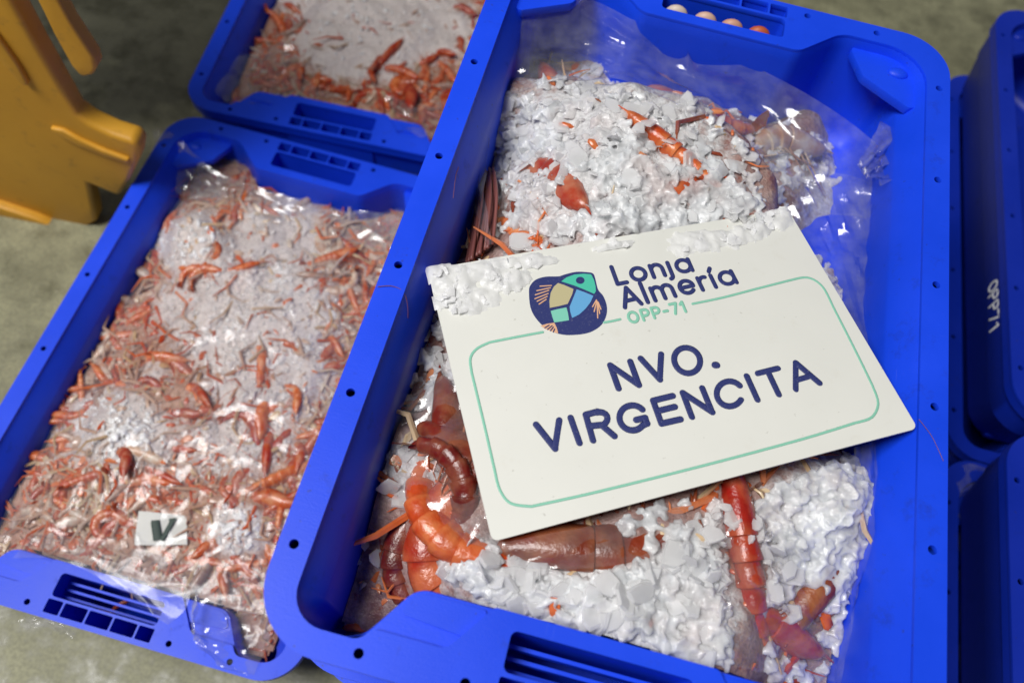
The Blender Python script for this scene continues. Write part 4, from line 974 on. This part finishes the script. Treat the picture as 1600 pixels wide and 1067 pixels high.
def header(txt, p0, p1, width, mat):
    """text whose baseline runs between two pixels (left edge of the first letter, right edge of the last)"""
    a, b = cmm(p0), cmm(p1); ls = .25 if '-' in txt else .20; tot = sum(HG[c][1] + ls for c in txt) - .36 - ls; un = np.linalg.norm(b - a) / tot; ex = (b - a) / np.linalg.norm(b - a); ey = np.array([-ex[1], ex[0]]); x = 0
    for c in txt:
        T_ = []
        for st in HG[c][0]:
            seg = []; cur = [st[0]]
            for k in range(1, len(st)):
                cur.append(st[k])
                if k + 1 < len(st):
                    u_ = np.subtract(st[k], st[k - 1]); w_ = np.subtract(st[k + 1], st[k])
                    if u_ @ w_ / (np.linalg.norm(u_) * np.linalg.norm(w_) + 1e-9) < .8: seg.append(cur); cur = [st[k]]
            seg.append(cur)
            for sg_ in seg: T_.append(tube('s', [card_pt(*unmm(a + ex * (x + q[0]) * un + ey * q[1] * un), .00014) for q in sg_], width / 2, 8, .0002 / width * 2, up=NRM, roundcap=True))
        vv, ff = join(T_); o = mesh_obj('letter', pydata('letter', vv, ff), mat, None, smooth=180); adopt(o, card); x += HG[c][1] + ls
header('Lonja', zl([(660, 256)])[0], zl([(1128, 170)])[0], .0035, NAVY)
header('Almeria', zl([(706, 402)])[0], zl([(1404, 246)])[0], .0035, NAVY)
header('OPP-71', zl([(740, 500)])[0], zl([(1086, 428)])[0], .0024, MINT)
# mint frame line with gaps for the logo and the name
fr = spline([(848, 519), (800, 528), (765, 535)], 4) + spline([(765, 535), (745, 545), (735, 560), (737, 582)], 5)[1:] + spline([(737, 582), (757, 665), (773, 735)], 4)[1:] + spline([(773, 735), (781, 765), (798, 786), (830, 791)], 5)[1:] + \
     spline([(830, 791), (930, 769), (1100, 727), (1250, 687), (1335, 661)], 4)[1:] + spline([(1335, 661), (1362, 652), (1372, 630), (1363, 602)], 5)[1:] + spline([(1363, 602), (1345, 565), (1325, 525), (1302, 480)], 4)[1:] + spline([(1302, 480), (1285, 448), (1262, 434), (1235, 438)], 5)[1:] + spline([(1235, 438), (1180, 452), (1130, 465), (1082, 475)], 4)[1:]
strokes('frame_line', [fr], .0019, MINT, card); strokes('frame_line', [[(944, 504), (956, 502), (969, 499)]], .0019, MINT, card)
# fish emblem
emb = fillpoly('emblem', zl([(106, 300), (116, 262), (150, 228), (210, 210), (290, 208), (330, 196), (400, 180), (470, 182), (506, 190), (520, 220), (538, 290), (570, 330), (592, 390), (590, 450), (560, 510), (500, 552), (430, 570), (340, 574), (270, 560), (210, 530), (150, 470), (115, 400)]), .00012, NAVY, card, True, 4)
def emb_part(nm, pts, mat, h=.00026): return fillpoly(nm, zl(pts), h, mat, card)
emb_part('fish_head', [(308, 240), (340, 215), (390, 197), (450, 192), (494, 196), (512, 230), (522, 270), (524, 300), (514, 318), (450, 290), (390, 266)], TURQ)
emb_part('fish_body', [(288, 250), (330, 264), (384, 288), (376, 320), (348, 380), (290, 395), (236, 405), (234, 360), (242, 310), (262, 272)], SAND)
emb_part('fish_body', [(404, 290), (450, 306), (508, 330), (490, 370), (460, 410), (420, 446), (376, 468), (364, 430), (360, 398), (384, 340)], SKY)
emb_part('fish_body', [(242, 424), (290, 412), (340, 402), (350, 440), (356, 482), (310, 490), (264, 496), (252, 460)], AQUA)
emb_part('fish_tail', [(178, 516), (220, 504), (264, 498), (280, 530), (288, 564), (268, 560), (236, 548), (205, 535)], PEACH)
emb_part('fish_eye', arcp(426, 234, 27, 22, 0, 350, 0, 17), NAVY, .0004)
for s in [[(246, 266), (176, 270)], [(240, 280), (156, 298)], [(230, 296), (146, 324)], [(226, 316), (144, 348)], [(220, 334), (158, 364)], [(214, 352), (170, 382)], [(528, 356), (504, 398)], [(530, 362), (514, 428)], [(532, 366), (536, 468)], [(536, 368), (548, 440)], [(540, 372), (556, 414)]]: strokes('fin_ray', [zl(s)],   .0010, PEACH, card, .00022)
for s in [[(205, 530), (232, 514)], [(222, 540), (250, 518)], [(240, 548), (258, 526)], [(258, 556), (266, 538)]]: strokes('tail_ray', [zl(s)], .0009, NAVY, card, .00036)

# ice spilled on the card
def card_clump(label, spots, nfl, seed):
    e = empty('ice_clump', on_card(spots[0][:2], 0), 0, label=label, category='ice', group='ice spilled on the card'); r = random.Random(seed); sp = []
    ST = [(st_of(a[0], a[1]), a[2], a[3]) for a in spots]; gx, gy = np.meshgrid(np.arange(-.006, 1.004, .0016 / CW * 1.0), np.arange(-.008, 1.004, .0016 / CH)); H = np.full(gx.shape, -1.0)
    for ((s, t), ru, rv) in ST:
        d = (((gx - s) * CW / (ru * .00082)) ** 2 + ((gy - t) * CH / (rv * .00100)) ** 2); H = np.maximum(H, 1.15 - d * .9)
    H = np.minimum(H, 1) * .0030 + fbm(gx * 297, gy * 200, 9, seed, 3) * .0055 + fbm(gx * 297, gy * 200, 3.5, seed + 2, 2) * .0022 - .0006
    ok = H > -.0004; idx = -np.ones(H.shape, int); idx[ok] = np.arange(ok.sum())
    v = [card_pt(a, b, float(h)) for a, b, h in zip(gx[ok], gy[ok], H[ok])]; qk = ok[:-1, :-1] & ok[1:, :-1] & ok[:-1, 1:] & ok[1:, 1:]; J, I = np.nonzero(qk)
    f = np.stack([idx[J, I], idx[J + 1, I], idx[J + 1, I + 1], idx[J, I + 1]], -1)
    o = mesh_obj('wet_ice', pydata('wet_ice', v, f), SNOW, None, smooth=60); adopt(o, e)
    for k in range(nfl):
        a = r.choice(spots); u = r.gauss(a[0], a[2] * .5); v_ = r.gauss(a[1], a[3] * .5); s, t = st_of(u, v_)
        if -.012 < s < 1.01 and -.02 < t < 1.01: sp.append((card_pt(s, t, r.uniform(.001, .003)), r.uniform(.002, .0055), .3))
    o = mesh_obj('ice_crumbs', crumb_mesh('ice_crumbs', sp, FL_ARR), SNOW, None, kind='stuff'); adopt(o, e)
card_clump('watery white ice spilled over the card corner by the crate wall', [(690, 430, 16, 10), (715, 445, 26, 16), (760, 430, 26, 12), (740, 465, 26, 12), (790, 440, 22, 10), (700, 465, 14, 12), (720, 480, 16, 6)], 60, 1)
card_clump('thin ice patch on the card edge right of the name', [(1090, 385, 26, 8), (1130, 375, 30, 10), (1175, 362, 26, 9), (1210, 345, 16, 10), (1222, 335, 10, 6), (1080, 372, 20, 8)], 40, 2)
card_clump('few ice specks on the card top edge above the emblem', [(800, 412, 30, 6), (830, 412, 24, 5), (960, 385, 20, 4)], 10, 3)

# ================================================================== LEFT AND REAR CRATES (pink slush, small shrimp)
def low_crate(pose, ctr, sig, iceb, seed, name_label, icelabel):
    hp = Heap(ctr, sig, (5, 24), seed)
    e = empty('slush_ice', at(pose[:2], pose[2] - 112), pose[3], label=icelabel, category='ice')
    fn = lambda u, v, x, y: blob_field(iceb, u, v)
    o = mesh_obj('slush', heap_mesh('slush', hp, pose, 0, 2.6, icefn=fn), BED_LEFT, None, smooth=180); adopt(o, e)
    return hp, e
LZ = P_LEFT[2]
def Lc(lst): return [(u, v, LZ + z) for (u, v, z) in lst]
heapL = Heap(Lc([(290, 370, -6), (360, 330, -28), (440, 380, -20), (520, 380, -26), (590, 400, -34), (400, 480, -14), (480, 480, -16), (250, 430, -40), (200, 500, -44), (150, 580, -46), (120, 650, -40), (180, 660, -4), (230, 640, -24), (300, 560, -24), (380, 600, -16), (460, 600, -20), (540, 520, -28), (560, 600, -30), (330, 700, -22), (420, 720, -20), (500, 660, -26), (480, 760, -28), (90, 740, -32), (60, 810, -34), (150, 800, -28), (250, 800, -26), (365, 830, -10), (430, 830, -22), (300, 880, -32), (200, 860, -32), (400, 900, -36), (100, 850, -36), (330, 280, -44), (420, 310, -40), (260, 330, -50), (600, 340, -52), (230, 420, -62), (120, 560, -66), (60, 690, -60), (20, 800, -56), (210, 450, -64)]), 24, (9, 30), 6)
iceL = [(380, 420, 130, 90, -20, .62), (420, 560, 110, 150, 10, .62), (300, 700, 90, 60, 0, .5), (130, 690, 60, 50, 0, .55), (290, 372, 55, 48, -30, 1.0), (430, 390, 90, 70, 20, .75), (400, 490, 130, 90, -20, .85), (330, 470, 100, 60, -20, .8), (185, 670, 78, 58, 20, 1.05), (390, 640, 90, 110, 10, .72), (480, 550, 60, 100, 10, .7), (370, 830, 50, 42, 0, .85), (450, 340, 60, 40, 0, .7), (250, 580, 40, 30, 0, .5)]
eL = empty('slush_ice', at(P_LEFT[:2], LZ - 112), P_LEFT[3], label='pinkish slush ice filling the crate with the V paper slip', category='ice')
o = mesh_obj('slush', heap_mesh('slush', heapL, P_LEFT, 0, 2.6, icefn=lambda u, v, x, y: blob_field(iceL, u, v)), BED_LEFT, None, smooth=180); adopt(o, eL)
BZ = -360
heapB = Heap([(u, v, BZ + z) for (u, v, z) in [(500, 60, -18), (560, 20, -10), (620, 60, -12), (680, 30, -14), (740, 20, -20), (520, 130, -26), (600, 140, -26), (660, 130, -24), (700, 160, -30), (440, 60, -34), (400, 110, -42), (370, 140, -54), (430, 150, -40), (420, 20, -44), (480, -40, -30), (600, -60, -20), (720, -60, -30), (390, 60, -62), (430, -30, -60), (690, 190, -44), (480, 150, -36), (560, 165, -40)]], 28, (8, 30), 8)
iceB = [(570, 50, 110, 75, 0, 1.05), (680, 40, 70, 60, 0, .8), (560, -30, 140, 70, 0, 1.0), (600, 110, 40, 20, 0, .6)]
eB = empty('slush_ice', at(P_BACK[:2], BZ - 112), P_BACK[3], label='snowy ice heaped in the low crate behind the V slip crate', category='ice')
o = mesh_obj('slush', heap_mesh('slush', heapB, P_BACK, 0, 2.6, icefn=lambda u, v, x, y: blob_field(iceB, u, v)), BED_LEFT, None, smooth=180); adopt(o, eB)
def grains(hp, blobs, n, e, smin, smax, seed, mat):
    r = np.random.default_rng(seed); sp = []
    for (a, b, ra, rb, an, st) in blobs:
        for k in range(int(n * ra * rb / 6000)):
            d = math.sqrt(r.random()) * 1.05; th = r.random() * 6.283; c, s = math.cos(math.radians(an)), math.sin(math.radians(an)); x, y = ra * d * math.cos(th), rb * d * math.sin(th)
            sp.append((hp.hit(a + x * c - y * s, b + x * s + y * c, r.uniform(-1.5, 1.2) + (2.5 * (1 - d) if mat is SNOW_FUSED else 0)), r.uniform(smin, smax), 1.2))
    o = mesh_obj('ice_crumbs', fuse(crumb_mesh('ice_crumbs', sp, FL_ARR[:6] + GR_ARR[:2]), .0013), mat, None, smooth=180, kind='stuff'); adopt(o, e)
grains(heapL, iceL, 330, eL, .0014, .0036, 3, SLUSH_FUSED); grains(heapB, iceB, 260, eB, .0014, .0036, 4, SLUSH_FUSED)

grains(heapL, [(290, 372, 48, 40, -30, 1), (182, 668, 66, 48, 20, 1), (370, 830, 40, 34, 0, 1)], 900, eL, .0014, .0036, 13, SNOW_FUSED)
grains(heapB, [(580, 40, 90, 60, 0, 1)], 420, eB, .0014, .0036, 14, SNOW_FUSED)
def shrimp(hp, u, v, ang, L, kind, mat, label, group, parts='bf', roll=None, lift=2.0):
    """small shrimp centred on pixel (u, v), L metres long"""
    if abs(u - 252) < 62 and abs(v - 825) < 42: v -= 88
    p = hp.hit(u, v, lift); a = math.radians(-ang) + .12; d = np.array([math.cos(a), math.sin(a), random.uniform(-.18, .18)])
    roll = random.choice((0, 20, 60, 90, 150)) if roll is None else roll
    word = {'prawn_red_shell': 'bright red', 'prawn_orange_shell': 'orange', 'prawn_pale_shell': 'pale brownish', 'prawn_dark_shell': 'dark red'}[mat.name]; bent = ['slightly bent', 'curved', 'curled', 'straight', 'ring-shaped'][kind]
    label = f'{bent} {word} shrimp {label}'
    return prawn('shrimp', p + d * L * .45, p - d * L * .45, kind, mat, roll, label, group, parts, scale=L)
GL_ = 'small shrimp in the V slip crate'; GB_ = 'small shrimp in the rear crate'
LL = 'bedded in the slush of the V slip crate'
SPOTS = [(319, 417, 10, .05), (379, 417, -35, .045), (242, 395, 60, .05), (287, 420, 20, .05), (204, 503, -30, .06), (178, 526, -20, .06), (245, 556, 8, .075), (287, 575, 40, .06), (310, 608, 55, .06), (277, 644, 10, .06), (306, 647, -25, .06), (408, 640, 80, .075), (127, 615, 70, .05), (233, 590, 40, .045), (411, 551, 85, .06),
    (113, 745, 110, .06), (150, 742, -30, .055), (248, 740, 15, .06), (275, 789, 0, .05), (225, 862, 5, .06), (312, 848, 20, .05), (310, 875, -5, .055), (268, 882, 40, .05), (372, 742, 70, .07), (405, 770, 10, .09), (440, 745, -40, .085), (430, 793, -35, .07), (457, 727, -50, .07), (186, 813, 120, .05), (395, 903, 60, .05),
    (342, 385, 80, .04), (310, 417, 20, .05), (524, 399, -30, .06), (560, 399, 50, .055), (578, 460, -50, .06), (407, 574, 80, .05), (521, 531, 60, .055), (467, 616, 90, .05), (531, 595, 70, .06), (307, 606, 60, .055), (371, 278, -30, .05), (342, 299, -25, .05), (414, 325, 20, .05), (420, 690, 85, .08), (446, 680, 110, .07), (475, 700, 100, .06), (400, 660, 70, .06), (100, 770, 80, .05), (215, 770, 100, .04), (350, 770, 30, .05), (300, 320, -20, .05), (260, 350, -70, .05), (150, 560, -40, .05), (440, 870, 50, .05)]
for i, (u, v, an, L) in enumerate(SPOTS):
    shrimp(heapL, u, v, an + random.uniform(-8, 8), L * 1.25, random.choice((0, 1, 1, 3, 2)), random.choice((PR_ORANGE, PR_ORANGE, PR_ORANGE, PR_RED)), LL, GL_, 'bfla' if i % 2 and 250 < u < 470 else 'bfl', lift=random.uniform(-1.5, 1.5))
LP = 'along the bagged edge of the V slip crate'
for (poly, n) in (([(225, 390), (280, 420), (200, 560), (120, 700), (60, 800), (40, 790), (110, 600)], 48), ([(60, 790), (200, 780), (300, 840), (440, 860), (430, 910), (250, 880), (60, 840)], 40), ([(500, 380), (600, 380), (600, 430), (540, 640), (500, 740), (450, 830), (430, 800), (500, 640)], 40), ([(250, 300), (400, 290), (470, 330), (330, 350)], 16)):
    for k, (u, v) in enumerate(poly_points(poly, n, 70 + n)):
        shrimp(heapL, u, v, random.uniform(0, 360), random.uniform(.04, .085), random.choice((0, 1, 2, 1)), random.choice((PR_PALE, PR_PALE, PR_ORANGE, PR_ORANGE)), LP, GL_ + ' edge', 'bfl' if k % 2 == 0 else 'bf', lift=random.uniform(-2, 2))
LBK = 'in the snowy ice of the low rear crate'
for (u, v, an, L) in [(449, 7, 30, .06), (442, 43, 70, .06), (449, 78, 20, .05), (606, 85, -60, .07), (578, 110, 60, .05), (645, 139, 88, .09), (695, 153, -30, .07), (724, 11, 30, .05), (403, 128, 20, .06), (367, 153, 60, .045), (670, 178, 10, .06), (496, 121, 10, .05), (630, 110, 30, .06), (660, 100, -40, .06), (700, 110, 60, .06), (620, 150, 80, .05), (590, 95, 100, .05), (720, 60, 80, .06), (690, 80, 20, .05), (650, 165, 40, .05)]:
    shrimp(heapB, u, v, an, L * 1.2, random.choice((0, 1, 2)), random.choice((PR_ORANGE, PR_RED)), LBK, GB_, 'bfl', lift=2.5)
for k, (u, v) in enumerate(poly_points([(385, 130), (420, 60), (450, -10), (480, 0), (460, 90), (500, 110), (560, 140), (620, 110), (700, 90), (720, 150), (690, 190), (560, 165), (440, 145)], 70, 91)):
    shrimp(heapB, u, v, random.uniform(0, 360), random.uniform(.04, .08), random.choice((0, 1, 2, 1)), random.choice((PR_PALE, PR_ORANGE, PR_RED, PR_ORANGE)), 'along the bagged edge of the low rear crate', GB_ + ' edge', 'bf', lift=random.uniform(-2, 2))

SCR = [PR_ORANGE, PR_PALE, PR_PALE, PR_GOLD, PR_RED, PR_PALE]
scraps(heapL, P_LEFT, 2500, SCR, lambda u, v: blob_field(iceL, u, v), (.0035, .010), (.012, .045), 15, 'tangle of broken shrimp shell and legs in the V slip crate')
scraps(heapB, P_BACK, 1400, SCR, lambda u, v: blob_field(iceB, u, v), (.0035, .010), (.012, .045), 16, 'tangle of broken shrimp shell and legs in the low rear crate')

# paper slip with a V
def hl(u, v, l=3.0): return heapL.hit(u, v, l)
tag = empty('paper_slip', hl(250, 825), 0, label='small white paper slip printed with a dark green V', category='slip')
q = [hl(217, 798, 5), hl(291, 805, 5), hl(293, 851, 5), hl(210, 851, 5)]; zt = max(p[2] for p in q)
q = [px(u, v, zt + FLOOR) for (u, v) in ((217, 798), (291, 805), (293, 851), (210, 851))]
nrm = np.array([0, 0, .0006]); gv = []; gf = []
for j in range(9):
    for i in range(13):
        s, t = i / 12, j / 8; gv.append(q[0] * (1 - s) * (1 - t) + q[1] * s * (1 - t) + q[2] * s * t + q[3] * (1 - s) * t + np.array([0, 0, .0012 * math.sin(s * 5 + t * 3)]))
for j in range(8):
    for i in range(12): gf.append((j * 13 + i, j * 13 + i + 1, (j + 1) * 13 + i + 1, (j + 1) * 13 + i))
o = mesh_obj('paper', pydata('paper', gv, gf), mat_plain('slip_paper', (.66, .66, .62), .6), None, smooth=180); adopt(o, tag)
VS = [[(242, 815), (246, 843)], [(270, 812), (252, 844)], [(236, 815), (249, 814)], [(264, 812), (275, 811)]]
VW = [.0060, .0034, .0022, .0022]; tl_ = []
for s_, w in zip(VS, VW): tl_.append(tube('v', [px(u, v, zt + FLOOR + .0018) for (u, v) in s_], w / 2 * 1.4, 8, .18, up=(0, 0, 1)))
vv, ff = join(tl_); o = mesh_obj('letter', pydata('letter', vv, ff), mat_plain('slip_ink', (.03, .055, .045), .6), None, smooth=60); adopt(o, tag)

# ---- bags in the low crates
def Sx(parent, rows, seed, mat=FILM_HAZE, amp=.0016, sc=16, sub=9, base=LZ):
    o = sheet('film', [[px(u, v, (base + z) / 1000) for (u, v, z) in r_] for r_ in rows], mat, None, sub, amp, sc, seed); adopt(o, parent); return o
FRONT = mat_film('draped_bag_film', .09, .2, .35)
bagL = empty('plastic_bag', at(P_LEFT[:2], LZ - 110), 0, label='clear bag spilling over the front handle of the V slip crate', category='bag')
cov = lambda hp: (lambda X, Y: ridge(X, Y, 26, 4) * 2.2 + 1.0)
o = mesh_obj('film', heap_mesh('film', Heap(Lc([(a, b, 0) for a, b in ()]) or [('xy', *heapL.X[i], heapL.Z[i] + 5) for i in range(len(heapL.Z))], 34, (3, 30), 6), P_LEFT, 4, 3.2, extra=cov(0)), mat_film('covering_film', .06, .14, .40), None, smooth=180); adopt(o, bagL)
Sx(bagL, [[(236, 203, 4), (262, 205, 4), (330, 262, -14), (400, 292, -22), (470, 312, -26)],
          [(246, 240, -4), (285, 262, -20), (340, 292, -30), (410, 318, -30), (480, 335, -28)],
          [(268, 300, -34), (300, 310, -36), (350, 325, -34), (420, 345, -28), (490, 352, -24)]], 23, FLAP, .0022, 14)
Sx(bagL, [[(470, 318, -26), (520, 330, -16), (570, 330, -14), (625, 338, -16)],
          [(480, 335, -28), (530, 350, -26), (575, 352, -24), (622, 362, -26)],
          [(490, 352, -24), (535, 372, -26), (580, 385, -28), (615, 400, -30)]], 25, FLAP, .0022, 14)
Sx(bagL, [[(40, 830, -26), (150, 845, -22), (250, 870, -22), (350, 890, -24), (420, 905, -26)],
          [(30, 858, -4), (140, 862, 0), (240, 890, 2), (340, 908, 4), (425, 925, 0)],
          [(20, 872, 3), (110, 880, 4), (200, 925, 4), (300, 935, 5), (400, 960, 4)]], 27, FRONT, .0014, 26)
Sx(bagL, [[(140, 868, 4), (200, 885, 4), (250, 905, 4), (300, 920, 5)], [(165, 895, 3), (215, 920, 3), (250, 945, 3), (290, 950, 4)], [(200, 925, 2), (225, 945, 2), (245, 965, 2), (262, 975, 3)]], 29, FRONT, .0010, 18)
Sx(bagL, [[(300, 922, 6), (330, 930, 5), (380, 950, 4), (420, 970, 4)], [(298, 960, 10), (325, 975, 5), (370, 990, 3), (420, 1000, 3)], [(300, 1000, 5), (322, 1012, 4), (350, 1030, 3), (400, 1046, 3)], [(318, 1018, 4), (352, 1040, 4), (372, 1050, 3), (395, 1055, 3)]], 31, FILM, .003, 14)
Sx(bagL, [[(304, 918, 16), (308, 925, 18), (312, 935, 10)], [(297, 965, 16), (302, 968, 18), (310, 972, 8)], [(300, 1000, 12), (306, 1000, 14), (318, 1010, 6)]], 33, FLAP, .002, 9, 6)
# torn film lying on the floor beside the crate
fz = FLOOR + .006
fb = sheet('film_scrap', [[px(30, 968, fz), px(70, 960, fz + .004), px(120, 990, fz)], [px(35, 985, fz), px(75, 978, fz + .006), px(110, 1000, fz)]], FILM, None, 10, .003, 12, 41, label='scrap of clear film on the concrete by the low crate handle', category='film')
bagB = empty('plastic_bag', at(P_BACK[:2], BZ - 110), 0, label='clear bag over the shrimp in the low rear crate', category='bag')
Sx(bagB, [[(330, 95, -14), (400, 80, -30), (460, 60, -20)], [(335, 140, -16), (400, 120, -26), (470, 110, -20)], [(350, 158, -12), (420, 150, -20), (500, 140, -16)], [(365, 165, 1), (430, 160, -4), (520, 150, -8)]], 43, FILM_HAZE, .002, 18, base=BZ)
Sx(bagB, [[(600, 150, -18), (660, 160, -20), (710, 150, -20)], [(620, 180, -10), (660, 190, -8), (700, 190, -10)], [(625, 195, 1), (655, 210, 1), (690, 212, 1)]], 45, FILM_HAZE, .002, 14, base=BZ)
# bag in the crate beside the card crate
bagR = sheet('plastic_bag', [[px(1492, 735, -.355), px(1520, 725, -.35), px(1560, 740, -.36)], [px(1494, 790, -.36), px(1520, 780, -.372), px(1560, 790, -.38)], [px(1498, 860, -.37), px(1520, 850, -.40), px(1560, 850, -.41)], [px(1500, 1060, -.37), px(1522, 1050, -.42), px(1560, 1050, -.43)]], FILM_HAZE, None, 10, .004, 24, 47, label='dull plastic bag hanging inside the bottom crate at the side', category='bag')
# prawn bits fallen through the handle of the left crate
for (u, v, an, L) in [(168, 955, 15, .030), (158, 968, 70, .018), (185, 945, -40, .03)]:
    p = px(u, v, (LZ - 60) / 1000); a = math.radians(-an); d = np.array([math.cos(a), math.sin(a), 0])
    prawn('shrimp', p + d * L / 2, p - d * L / 2, 0, PR_RED, 60, 'red shrimp scrap caught behind the front handle slot', 'scraps behind the handle slot', 'b', scale=L)
# pale finger bumps behind the rear handle slot of the front crate
KN = [mat_plain('bump_pale', (.62, .50, .42), .5), mat_plain('bump_peach', (.62, .40, .30), .5), mat_plain('bump_peach_dark', (.58, .30, .20), .5), mat_plain('bump_orange', (.50, .10, .03), .5)]
for k, (u, v) in enumerate([(1056, 24), (1101, 35), (1142, 46), (1184, 57)]):
    p = px(u, v, -.012); b = bpy.data.objects.new('grip_bump', CM['bump'].copy()); b.data.materials.clear(); b.data.materials.append(KN[k]); C.objects.link(b)
    for pl in b.data.polygons: pl.use_smooth = True
    b.location = (p[0], p[1], p[2]); b.scale = (.0105, .006, .010); adopt(b, main_crate)

# ================================================================== yellow barrier
PA = np.array([-.8415, .149]); PB = np.array([-.7077, .1584]); dv_ = (PB - PA) / np.linalg.norm(PB - PA); nb_ = np.array([-dv_[1], dv_[0]])
def onplane(u, v, off=0.0):
    """pixel on the barrier's vertical face -> (along, height)"""
    o = CCAM[:2] - PA - nb_ * off; r = ray(u, v); t = -(o @ nb_) / (r[:2] @ nb_); p = CCAM + t * r
    return np.array([(p[:2] - PA) @ dv_, p[2] - FLOOR])
bar = empty('barrier', (-.78, .17, 0), 0, label='yellow plastic barrier post with rounded foot on the dark floor', category='barrier')
def slab(name, pix, off0, off1, bev, parent, off=0.0):
    pts = [onplane(u, v, off) for (u, v) in pix]
    me = plate(name, [[np.array(p) * 1000 for p in pts]], 0, -(off1 - off0) * 1000, bev, 4)
    for vtx in me.vertices:
        a, h, w = vtx.co; q = PA + dv_ * a + nb_ * (off0 - w); vtx.co = (q[0], q[1], h)
    bm = bmesh.new(); bm.from_mesh(me); bmesh.ops.recalc_face_normals(bm, faces=bm.faces); bm.to_mesh(me); bm.free()
    o = mesh_obj(name, me, YELLOW, None, smooth=55); adopt(o, parent); return o
slab('post', [(-90, -110), (-46, -110), (16, 0), (60, 80), (95, 140), (118, 180), (140, 196), (175, 212), (208, 222), (218, 234), (216, 252), (200, 286), (186, 308), (158, 296), (138, 288), (146, 326), (150, 346), (134, 354), (110, 353), (60, 338), (0, 318), (-60, 300), (-90, 250)], 0, .026, .006, bar)
slab('bar', [(10, -80), (40, -80), (84, 0), (108, 44), (144, 98), (148, 112), (142, 122), (130, 125), (118, 120), (108, 108), (80, 58), (52, 0)], .004, .022, .007, bar)
slab('rib', [(80, 196), (100, 200), (125, 214), (160, 230), (203, 246), (202, 251), (160, 238), (120, 222), (90, 206)], -.005, .004, .002, bar)
slab('rib', [(-30, 20), (-10, 40), (28, 92), (48, 128), (40, 130), (10, 98), (-30, 50)], -.006, .004, .003, bar)
slab('base_ledge', [(-60, 298), (0, 312), (60, 332), (92, 346), (88, 352), (50, 342), (0, 326), (-60, 310)], -.012, .004, .003, bar)
# the barrier's panel above the frame, unseen, added to shade the floor behind
a0 = onplane(-90, -110); a1 = onplane(40, -80)
me = plate('shade_panel', [[np.array(q) * 1000 for q in ((a0[0] - .30, a0[1] - .02), (a1[0] + .02, a1[1] - .01), (a1[0] + .02, 1.02), (a0[0] - .30, 1.02))]], 0, -26, .008, 4)
for vtx in me.vertices:
    a, h, w = vtx.co; q = PA + dv_ * a + nb_ * (-.001 - w); vtx.co = (q[0], q[1], h)
bm = bmesh.new(); bm.from_mesh(me); bmesh.ops.recalc_face_normals(bm, faces=bm.faces); bm.to_mesh(me); bm.free()
o = mesh_obj('shade_panel', me, YELLOW, None, smooth=55); adopt(o, bar)
for k in range(2):
    crate((-1.20, .80, .1178 + k * .11835), .0, ['lower crate on the floor behind the yellow barrier', 'upper crate of the pair behind the yellow barrier'][k], BLUE2)
